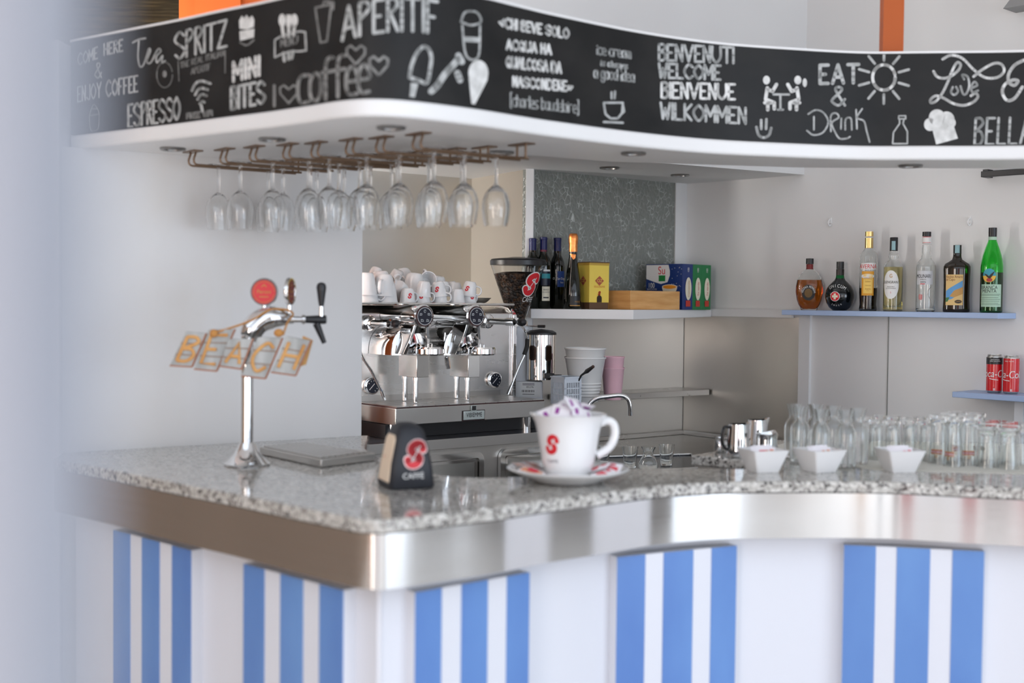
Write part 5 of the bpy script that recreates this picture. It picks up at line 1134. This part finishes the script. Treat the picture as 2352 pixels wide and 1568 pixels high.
def m_br(b, s, rad):
    fn = cylmap(rad,-PI/2,.0006); f2 = cylmap(rad,-PI/2,.0013); f3 = cylmap(rad,-PI/2,.002)
    l = lab(b,s,fn,MINT,-104,98,56,266,nu=20); txt(b,s,f2,KPRINT,'BRANCA',-22,222,32,.82,0,l); txt(b,s,f2,KPRINT,'MENTA',-22,188,32,.86,0,l)
    for i, v in enumerate((172,160,140,124,106,88,74)): obj('fine_print', patch(f2,-96*s,(84-10*(i%3))*s,v*s,(v+4)*s), cm('mint_ink',(96,120,104),.6), l, clean=False)
    o = ovl(b,s,fn,cm('badge_teal',(66,160,180),.5),-24,350,60,64,'eagle_badge'); obj('badge_sunset', fillgrid([(-24*s+60*s*math.cos(a),346*s+60*s*math.sin(a)) for a in [PI+PI*i/16 for i in range(17)]],f2), cm('badge_orange',(232,182,70),.5), o, clean=False)
    obj('eagle', fillgrid([(-70*s,368*s),(-40*s,358*s),(-24*s,340*s),(-8*s,362*s),(26*s,392*s),(6*s,346*s),(-14*s,318*s),(-36*s,330*s)],f3), KPRINT, o, clean=False); ovl(b,s,f3,cm('globe_red',(170,60,60),.5),-20,308,26,18,'globe',16)
bottle('mint_bitters_bottle','tall green bottle with a mint label and eagle badge, last on the blue shelf',2276,.075,[(94,0),(100,6),(102,20),(102,430),(96,480),(84,540),(66,600),(46,655),(38,680),(36,690)],U4,mat('green_bottle_glass',(.10,.80,.16),.02,0,1,1.45),1,378,mat('dark_mint',(.002,.012,.006),.1),(('neck_label',MINT,[(38,684),(38,714)]),('cap',BLACK,[(37,716),(38,800)])),m_br)
# ------------------------------------------------------------------ cans
def can(label, px, top_black, text, u0):
    p = hit(px,893,WEND+mv*.095,EX); s = p.y/2900
    c = thing('soda_can',label,'soda can',(p.x,p.y,SH2+.0005),face(p),'slim soda cans')
    R, H_ = 17.2*s, 88*s
    obj('can_body', MB().lathe([(0,.001),(R*.8,0),(R*.86,.002),(R,.008),(R,H_-.010),(R*.88,H_-.003),(R*.9,H_),(R*.84,H_),(R*.82,H_-.003),(0,H_-.004)],40), STEEL, c)
    fn = cylmap(R,-PI/2,.0006); f2 = cylmap(R,-PI/2,.0012)
    obj('red_wrap', patch(fn,-PI*R,PI*R,.009,H_-.0105,48,1), REDM, c, clean=False)
    if top_black: obj('black_band', patch(f2,-PI*R,PI*R,H_*.75,H_-.0105,48,1), BLACK, c, clean=False); obj('lettering', printed('ZERO SUGAR',.002,H_*.86,.0035,cylmap(R,-PI/2,.0016)).add(*(lambda q:(q.v,q.f))(printed('ZERO CALORIES',.002,H_*.82,.0035,cylmap(R,-PI/2,.0016)))), WPRINT, c, clean=False)
    else: obj('lettering', printed('REAL TASTE',-.008,H_*.84,.004,f2), WPRINT, c, clean=False)
    obj('script_logo', printed(text,u0,H_*.42,.026,f2,.78,.15), WPRINT, c, clean=False)
    obj('swash', ribbons([smooth([(u0-.018,H_*.38,0),(u0-.006,H_*.36,0),(u0+.012,H_*.345,0)],4)],.0024,f2), WPRINT, c, clean=False)
    obj('small_mark', patch(f2,-.003,.003,H_*.07,H_*.13,2,1), cm('pale_mark',(226,190,190),.5), c, clean=False)
can('slim red soda can with a black top band on the lower blue shelf',2283,True,'Coca-Cola',.001)
can('slim all-red soda can beside the black-topped one',2322,False,'Coca-Cola',-.018)
# ------------------------------------------------------------------ corner shelf: wine, boxes, crate
WG = cm('dark_wine_glass',(14,18,12),.05,coat=.5); U3 = 3.36
def wine_prof(R, sh, H_, rn): return [(R-4,0),(R,5),(R,sh),(R*.97,sh+22),(R*.80,sh+55),(R*.52,sh+85),(rn+3,sh+110),(rn,sh+125),(rn,H_)]
def wb(name, label, px, Y, prof, capm, capz, marks=None, extra=()):
    p = aty(px,708,Y); return bottle(name,label,px,0,prof,U3,WG,1,None,None,(('capsule',capm,[(prof[-1][0]+1.5,capz),(prof[-1][0]+1.5,prof[-1][1]-22),(prof[-1][0]+3.5,prof[-1][1]-20),(prof[-1][0]+3.5,prof[-1][1]-4),(prof[-1][0],prof[-1][1])]),)+extra,marks,base=p,z=WS,group='wine bottles on the corner shelf')
def m_w1(b, s, rad):
    fn = cylmap(rad,-PI/2,.0006); f2 = cylmap(rad,-PI/2,.0014)
    l = lab(b,s,fn,CREAM,-8,60,60,170); txt(b,s,f2,cm('grey_ink',(90,88,80),.5),'BIANCO',26,140,11,.8,0,l); txt(b,s,f2,cm('grey_ink',(90,88,80),.5),'DI CUSTOZA',26,122,9,.8,0,l); obj('label_bar', patch(f2,2*s,46*s,80*s,90*s), KPRINT, l, clean=False)
    l2 = lab(b,s,fn,cm('dark_blue_label',(14,22,44),.4),-20,60,178,300,'upper_label'); obj('teal_band', patch(f2,-10*s,60*s,232*s,268*s), cm('teal',(52,150,160),.5), l2, clean=False); obj('white_band', patch(f2,-10*s,60*s,286*s,300*s), LWHITE, l2, clean=False)
    obj('duty_ring', patch(cylmap(30*s,-PI/2,.0006),-28*s,28*s,438*s,452*s), cm('wine_red',(110,40,60),.5), b, clean=False)
def m_w2(b, s, rad):
    fn = cylmap(rad,-PI/2,.0006); f2 = cylmap(rad,-PI/2,.0014)
    l = lab(b,s,fn,cm('navy_label',(26,66,142),.45),2,66,168,288); txt(b,s,f2,LWHITE,'San Diego',36,222,18,.7,0,l); txt(b,s,f2,LWHITE,'Rosso',40,196,12,.7,0,l)
    obj('small_seal', ribbons([ell(-26*s,232*s,7*s,7*s,12)],2*s,f2), LWHITE, b, clean=False)
wb('wine_bottle','wine bottle half hidden behind the white upright, blue capsule only',1222,5.285,wine_prof(57,330,540,26),NAVY,420)
wb('wine_bottle','wine bottle with a cream and teal label behind the coffee grinder hopper',1247,5.30,wine_prof(60,330,550,26),NAVY,424,m_w1)
wb('wine_bottle','wine bottle with a plain blue label between the cream-labelled one and the sparkling one',1279,5.35,wine_prof(57,325,545,27),NAVY,420,m_w2)
def m_pr(b, s, rad):
    fn = cylmap(rad,-PI/2,.0008); f2 = cylmap(rad,-PI/2,.0014)
    obj('collar_tip', fillgrid([(-26*s,425*s),(22*s,418*s),(18*s,392*s),(2*s,378*s)],cylmap(rad,-PI/2,.0018)), COPPER, b, clean=False)
    l = lab(b,s,fn,cm('black_label',(16,16,18),.4),-20,66,22,100); obj('gold_rule', patch(f2,-20*s,66*s,24*s,30*s), GOLDP, l, clean=False); txt(b,s,f2,GOLDP,'PROSECCO',40,52,9,.7,0,l)
wb('sparkling_wine_bottle','dark sparkling wine bottle with orange copper foil neck on the corner shelf',1315,5.226,[(62,0),(68,6),(68,110),(62,190),(52,270),(40,340),(32,400),(30,440),(31,500),(34,530),(33,560),(27,578)],COPPER,412,m_pr,(('copper_foil',COPPER,[(33.5,440),(33.5,500),(36,512),(37,540),(36,558),(31,574),(27,580)]),))
# yellow dispenser carton
yc0 = aty(1353,712,5.22); yw_, yd = .100, .085
yb = thing('yellow_carton','yellow coffee carton with a cut-out front beside the sparkling wine bottle','carton',(yc0.x,yc0.y,WS+.0005),.55)
YEL = cm('yellow_card',(240,212,92),.5); YEL2 = cm('gold_card',(196,160,66),.5); H_ = .192
mbx = MB().box(0,yw_,0,yd,.028,H_*.95); obj('carton', mbx, YEL, yb, .0015)
obj('base_flap', MB().box(.003,yw_-.003,.003,yd,0,.028), cm('brown_card',(96,70,50),.6), yb); obj('top_edge', MB().box(-.0005,yw_+.0005,-.0005,yd+.0005,H_*.95,H_), YEL2, yb); obj('lid_flap', MB().box(.0,yw_*1.0,-.004,yd,H_,H_+.004), cm('brown_card',(96,70,50),.6), yb)
fn = planemap((yw_/2,-.0022,0),(1,0,0),(0,0,1)); f2 = planemap((yw_/2,-.0028,0),(1,0,0),(0,0,1)); fs = planemap((-.0022,yd/2,0),(0,-1,0),(0,0,1)); fs2 = planemap((-.0028,yd/2,0),(0,-1,0),(0,0,1))
obj('cut_out', MB().add([fn(.012*math.cos(PI*i/12),.046+.012*math.sin(PI*i/12)) for i in range(13)]+[fn(-.012,.0285),fn(.012,.0285)],[tuple(range(15))]), cm('dark_hole',(46,32,24),.7), yb, clean=False)
for f_, f__ in ((fn,f2),(fs,fs2)): obj('diamond_logo', fill([[(-.022,.118),(0,.138),(.022,.118),(0,.098)]],f_), cm('brick_red',(176,84,62),.5), yb, clean=False); obj('lettering', printed('OZ',0,.112,.013,f__), YEL, yb, clean=False)
obj('lettering', printed('SELEZIONE',0,.090,.008,fn), cm('orange_ink',(222,150,70),.5), yb, clean=False); obj('red_logo', s_logo(fn,0,.066,.014)[1], RED, yb, clean=False)
# pine crate
w0_, w1_, w2_ = aty(1448,714,5.26), aty(1561,712,5.48), aty(1398,713,5.44)
cr_ = thing('wooden_crate','small pine wooden crate on the corner shelf in front of the tea boxes','crate',(w0_.x,w0_.y,WS+.0005))
a_ = (w1_-w0_).to_2d(); b_ = Vector((-a_.y,a_.x)).normalized()*.13; ch = .079
ua, ub = a_.normalized(), b_.normalized(); tt = .008
P = lambda i, j: (a_.x*i+b_.x*j, a_.y*i+b_.y*j); ia, ib = tt/a_.length, tt/b_.length
for q in ([P(0,0),P(1,0),P(1,ib),P(0,ib)],[P(0,1-ib),P(1,1-ib),P(1,1),P(0,1)],[P(0,ib),P(ia,ib),P(ia,1-ib),P(0,1-ib)],[P(1-ia,ib),P(1,ib),P(1,1-ib),P(1-ia,1-ib)]): obj('side_board', MB().prism(q,0,ch), WOOD, cr_, .0015)
obj('bottom_board', MB().prism([P(ia,ib),P(1-ia,ib),P(1-ia,1-ib),P(ia,1-ib)],.001,.008), WOOD, cr_)
# tea boxes standing like books
TN = cm('tea_navy',(22,52,116),.3); TG = cm('tea_green',(22,122,66),.3)
t0 = aty(1567,710,5.50); ed = Vector((.080,.075)).normalized(); wv_ = Vector((-.70,.71)).normalized()
th_ = [(aty(px,710,Y)) for px, Y in ((1567,5.50),(1590.5,5.565),(1611.5,5.625),(1632,5.685))]
for i, (m_, lb) in enumerate(((TN,'dark blue tea box with a painted teacup, standing behind the pine crate'),(TG,'bright green tea box standing between the dark blue box and the end box'),(TG,'green tea box at the end of the corner shelf against the grey wall'))):
    a, b = th_[i].to_2d(), th_[i+1].to_2d(); d = (b-a); L = d.length-.001; d.normalize(); WB_ = (.205,.150,.105)[i]; HB = .200
    rz = math.atan2(d.y,d.x); ww = Vector((-d.y,d.x)); ww = wv_
    bx_ = thing('tea_box',lb,'tea box',(a.x,a.y,WS+.0005),rz,'tea boxes on the corner shelf')
    lw = Vector((wv_.x*math.cos(-rz)-wv_.y*math.sin(-rz), wv_.x*math.sin(-rz)+wv_.y*math.cos(-rz)))*WB_
    obj('carton', MB().prism([(0,0),(L,0),(L+lw.x,lw.y),(lw.x,lw.y)],0,HB), m_, bx_, .001)
    fs = planemap((0,-.0018,0),(1,0,0),(0,0,1)); f2 = planemap((0,-.0024,0),(1,0,0),(0,0,1))
    obj('spine_oval', MB().add([fs(L*.55+L*.30*math.cos(a_),HB*.46+HB*.25*math.sin(a_)) for a_ in [2*PI*j/24 for j in range(24)]],[tuple(range(24))]), CREAM, bx_, clean=False)
    obj('lettering', printed(('Camomilla','Te verde','Te verde')[i],L*.66,HB*.46,.013,f2,.9,0,PI/2), cm('tea_red',(196,60,48),.5) if i else GOLDP, bx_, clean=False)
    obj('lettering', printed('100',L*.6,HB*.87,.014,f2,.7,0,PI/2), LWHITE, bx_, clean=False); obj('small_logo', patch(f2,L*.3,L*.75,HB*.07,HB*.20,1,1), cm('tea_red',(196,60,48),.5), bx_, clean=False)
    if i == 0:
        u_ = lw.normalized(); nrm = Vector((u_.y,-u_.x)); nrm = nrm if nrm.x < 0 else -nrm
        bf = lambda dd: planemap((lw.x+nrm.x*dd,lw.y+nrm.y*dd,0),(-u_.x,-u_.y,0),(0,0,1)); g1, g2, g3 = bf(.0018), bf(.0024), bf(.003)
        W_b = WB_
        obj('white_cloud', MB().add([g1(u,v) for u, v in [(.003,HB-.004),(W_b*.62,HB-.004)]+[(W_b*(.66-.0*k),HB-.03-.02*k) for k in range(2)]+[(W_b*.60,.120),(W_b*.42,.112),(W_b*.22,.122),(.003,.135)]],[tuple(range(8))]), LWHITE, bx_, clean=False)
        obj('lettering', printed('Su',W_b*.44,.155,.034,g2,.9), RED, bx_, clean=False); obj('green_square', patch(g2,W_b*.36,W_b*.54,.124,.150,1,1), cm('logo_green',(30,130,60),.4), bx_, clean=False)
        obj('lettering', printed('100',W_b*.16,.095,.022,g2,.8), LWHITE, bx_, clean=False); obj('lettering', printed('BUSTE FILTRO',W_b*.18,.086,.006,g2), LWHITE, bx_, clean=False)
        obj('stars', MB(), LWHITE, bx_) if False else None
        mb = MB(); random.seed(5)
        for q in range(16): u, v = W_b*random.uniform(.72,.98), random.uniform(.09,.19); mb.add([g2(u+.0018*math.cos(PI/2*j),v+.0018*math.sin(PI/2*j)) for j in range(4)],[(0,1,2,3)])
        obj('stars', mb, LWHITE, bx_, clean=False)
        cup_ = obj('cup_picture', MB().add([g2(W_b*.66+.042*math.cos(a),.100+(.010 if math.sin(a)>0 else .036)*math.sin(a)) for a in [2*PI*j/28 for j in range(28)]],[tuple(range(28))]), CREAM, bx_, clean=False)
        obj('tea_picture', MB().add([g3(W_b*.66+.037*math.cos(a),.099+.0085*math.sin(a)) for a in [2*PI*j/24 for j in range(24)]],[tuple(range(24))]), cm('tea_orange',(232,150,40),.4), cup_, clean=False)
# ------------------------------------------------------------------ glassware on the worktop
mt = [(1906,1067),(1955,1070),(2010,1079),(2120,1083),(2352,1089),(2420,1090)]
mp_ = [at(a,b,1.1) for a, b in mt]+[at(2440,1022,1.1),at(2100,1014,1.1),at(1832,1012,1.1),at(1786,1022,1.1),at(1792,1046,1.1),at(1862,1054,1.1)]
pm = obj('paper_mat', MB().prism([(p.x,p.y) for p in mp_],1.1003,1.1016), PAPER); tag(pm,'cream paper towel sheet spread under the upturned glasses','paper mat')
def place(items, top_z):
    return [[px, .0, (EYE-top_z)*2900/(y-(690+.01*(px-1176)))] for px, y in items]
def relax(P, R):
    Q = [[(px-1176)/2900*d, d] for px, _, d in P]
    for it in range(60):
        for i in range(len(Q)):
            for j in range(i):
                dx_, dy_ = Q[i][0]-Q[j][0], Q[i][1]-Q[j][1]; L = math.hypot(dx_,dy_) or 1e-6; mn = R[i]+R[j]+.002
                if L < mn:
                    k = (mn-L)/2/L; Q[i][0] += dx_*k*.2; Q[j][0] -= dx_*k*.2; s = 1 if dy_ >= 0 else -1; Q[i][1] += s*(mn-L)*.5; Q[j][1] -= s*(mn-L)*.5
    return Q
GT = 1.1018
car = [(1842,934),(1889,940),(1947,942),(1876,929),(1918,932),(1975,938),(1829,928)]
small = [(2018,964),(2054,966),(2099,965),(1999,957),(2061,956),(2120,958),(2028,953),(2093,958),(2136,967)]
tall = [(2154,951),(2197,957),(2235,956),(2187,948),(2205,945),(2247,949)]
wide = [(2266,976),(2320,980),(2278,970),(2345,971),(2296,967),(2327,974)]
ALLP = place(car,GT+.155)+place(small,GT+.115)+place(tall,GT+.137)+place(wide,GT+.115)
RAD_ = [.029]*len(car)+[.0235]*len(small)+[.0285]*len(tall)+[.0285]*len(wide)
QP = relax(ALLP,RAD_)
cprof = [(.0265,0),(.028,.004),(.028,.088),(.0265,.098),(.021,.108),(.0155,.116),(.0145,.121),(.0165,.132),(.0225,.155)]
cl = ['glass carafe at the jug end of the carafe group, in front','glass carafe second in the front of the group, behind the middle sugar bowl','glass carafe nearest the counter edge, between two sugar bowls','tallest-looking glass carafe at the back of the group','glass carafe at the back, second from the tumblers','glass carafe nearest the upturned tumblers','glass carafe tucked behind the jug end of the group']
c0_ = None
for i, lb in enumerate(cl):
    x, y = QP[i]; T = (x,y,GT if i not in (0,2,6) else 1.1018)
    if c0_ is None:
        c0_ = glassware('glass_carafe',lb,'carafe',T,cprof,.0018,.007,'quarter litre glass carafes')
        c0_.rotation_euler = (0,0,0)
        obj('engraved_mark', printed('VII',.006,.045,.013,cylmap(.028,PI/2,.0004)), cm('etched_grey',(120,128,140),.6), c0_, clean=False)
    else: dup(c0_,lb,T)
def upturned(name, lb, T, prof, mark, group):
    g = thing(name,lb,'glass',T,0,group)
    H_ = prof[-1][1]; o = [(r,H_-z) for r, z in prof][::-1]       # mouth down
    inn_ = [(max(r-.0018,.002),z) for r, z in o if z < H_-.012]
    obj('glass_body', MB().lathe(o+[(0,H_),(0,H_-.011),(max(inn_[-1][0]*.94,.002),H_-.011)]+inn_[::-1],30,closed=True), GLASS, g, angle=50)
    if mark:
        def rad(v):
            for (r0_,z0_),(r1_,z1_) in zip(o,o[1:]):
                if z0_ <= v <= z1_ and z1_ > z0_: return r0_+(r1_-r0_)*(v-z0_)/(z1_-z0_)
            return o[0][0]
        fn, f2, f0 = cylmap(rad,-PI/2,.0009), cylmap(rad,-PI/2,.0014), cylmap(rad,-PI/2,.0006)
        obj('beer_label_border', patch(f0,-.0165,.0165,.0275,.0405,10,2), GOLDP, g, clean=False)
        l = obj('beer_label', patch(fn,-.015,.015,.029,.039,10,2), cm('label_dark_red',(150,22,28),.4), g, clean=False)
        obj('lettering', printed('PERONI',0,.0372,.0068,f2,.95,0,0,True), LWHITE, l, clean=False)
        obj('gold_seal', ribbons([ell(0,.0215,.003,.003,10)],.0014,fn), GOLDP, g, clean=False)
    return g
slimp = [(.0205,0),(.0215,.003),(.0195,.010),(.0185,.016),(.0195,.05),(.0215,.09),(.0235,.115)]
tp_ = [(.0265,0),(.0275,.003),(.0265,.012),(.0235,.020),(.0215,.035),(.0225,.065),(.0255,.100),(.028,.137)]
wp = [(.0275,0),(.0285,.003),(.0275,.010),(.0235,.017),(.0215,.035),(.023,.065),(.026,.095),(.028,.115)]
k = len(car); first = None
for i in range(len(small)):
    x, y = QP[k+i]; lb = ORD[sorted(range(len(small)),key=lambda j: QP[k+j][0]/QP[k+j][1]).index(i)]+' slim upturned tumbler counting from the carafes'
    first = dup(first,lb,(x,y,GT)) if first else upturned('tumbler',lb,(x,y,GT),slimp,False,'slim upturned tumblers')
k += len(small); first = None
for i in range(len(tall)):
    x, y = QP[k+i]; n_ = sorted(range(len(tall)),key=lambda j: QP[k+j][0]/QP[k+j][1]).index(i); lb = ORD[n_]+' tall upturned beer glass with a red label, counting from the carafe side'
    if first: r_ = dup(first,lb,(x,y,GT)); r_.rotation_euler = (0,0,face((x,y))+(0,-.6,.15,.8,-.2,2.4)[i])
    else: first = upturned('beer_glass',lb,(x,y,GT),tp_,True,'tall upturned beer glasses'); first.rotation_euler = (0,0,face((x,y))-.25)
k += len(tall); first = None
for i in range(len(wide)):
    x, y = QP[k+i]; lb = ORD[sorted(range(len(wide)),key=lambda j: QP[k+j][0]/QP[k+j][1]).index(i)]+' broad-footed upturned glass beyond the beer glasses'
    first = dup(first,lb,(x,y,GT)) if first else upturned('beer_glass',lb,(x,y,GT),wp,False,'broad-footed upturned glasses')
# milk jugs
def jug(label, px, Y, prof, handle, turn, belly=False):
    p = aty(px,1040,Y); t = thing('milk_jug',label,'milk jug',(p.x,p.y,1.1003),turn,'steel milk jugs')
    n = 40; secs = []
    o = prof; H_ = o[-1][1]
    def ring(r, z, lip=0): return [((r+lip*max(0,math.cos(2*PI*i/n))**10)*math.cos(2*PI*i/n), r*math.sin(2*PI*i/n), z+.5*lip*max(0,math.cos(2*PI*i/n))**10) for i in range(n)]
    S = [ring(r,z,.014*max(0,(z/H_-.6)/.4)) for r, z in o]; I_ = [ring(r-.0015,z,.014*max(0,(z/H_-.6)/.4)) for r, z in o[::-1] if z > .004]
    obj('jug_body', MB().loft(S+I_), CHROME, t, angle=50)
    if handle:
        R = o[len(o)//2][0]; obj('handle', MB().tube(smooth([(-o[-1][0]+.002,0,H_*.90),(-o[-1][0]-.016,0,H_*.90),(-R-.018,0,H_*.5),(-R-.010,0,H_*.28),(-R+.002,0,H_*.24)],5),.0042,10,flat=2.2), BLACK if handle == 1 else CHROME, t)
J1 = [(.031,0),(.0335,.003),(.033,.02),(.031,.05),(.0285,.08),(.0275,.096)]
jug('large steel milk jug with a black handle on the granite by the sink',1694,3.68,J1,1,.25)
jug('large steel milk jug standing behind the black-handled one',1737,3.80,[(r*.95,z*1.02) for r, z in J1],0,.1)
jug('small steel cream jug nearest the sink edge',1655,3.79,[(.0150,0),(.0175,.004),(.0185,.018),(.0160,.032),(.0150,.038),(.0178,.044)],2,-2.5)
jug('squat steel milk jug half hidden by a sugar bowl',1761,3.66,[(.027,0),(.030,.003),(.0305,.03),(.0295,.055),(.0305,.066),(.0325,.071)],0,.9)
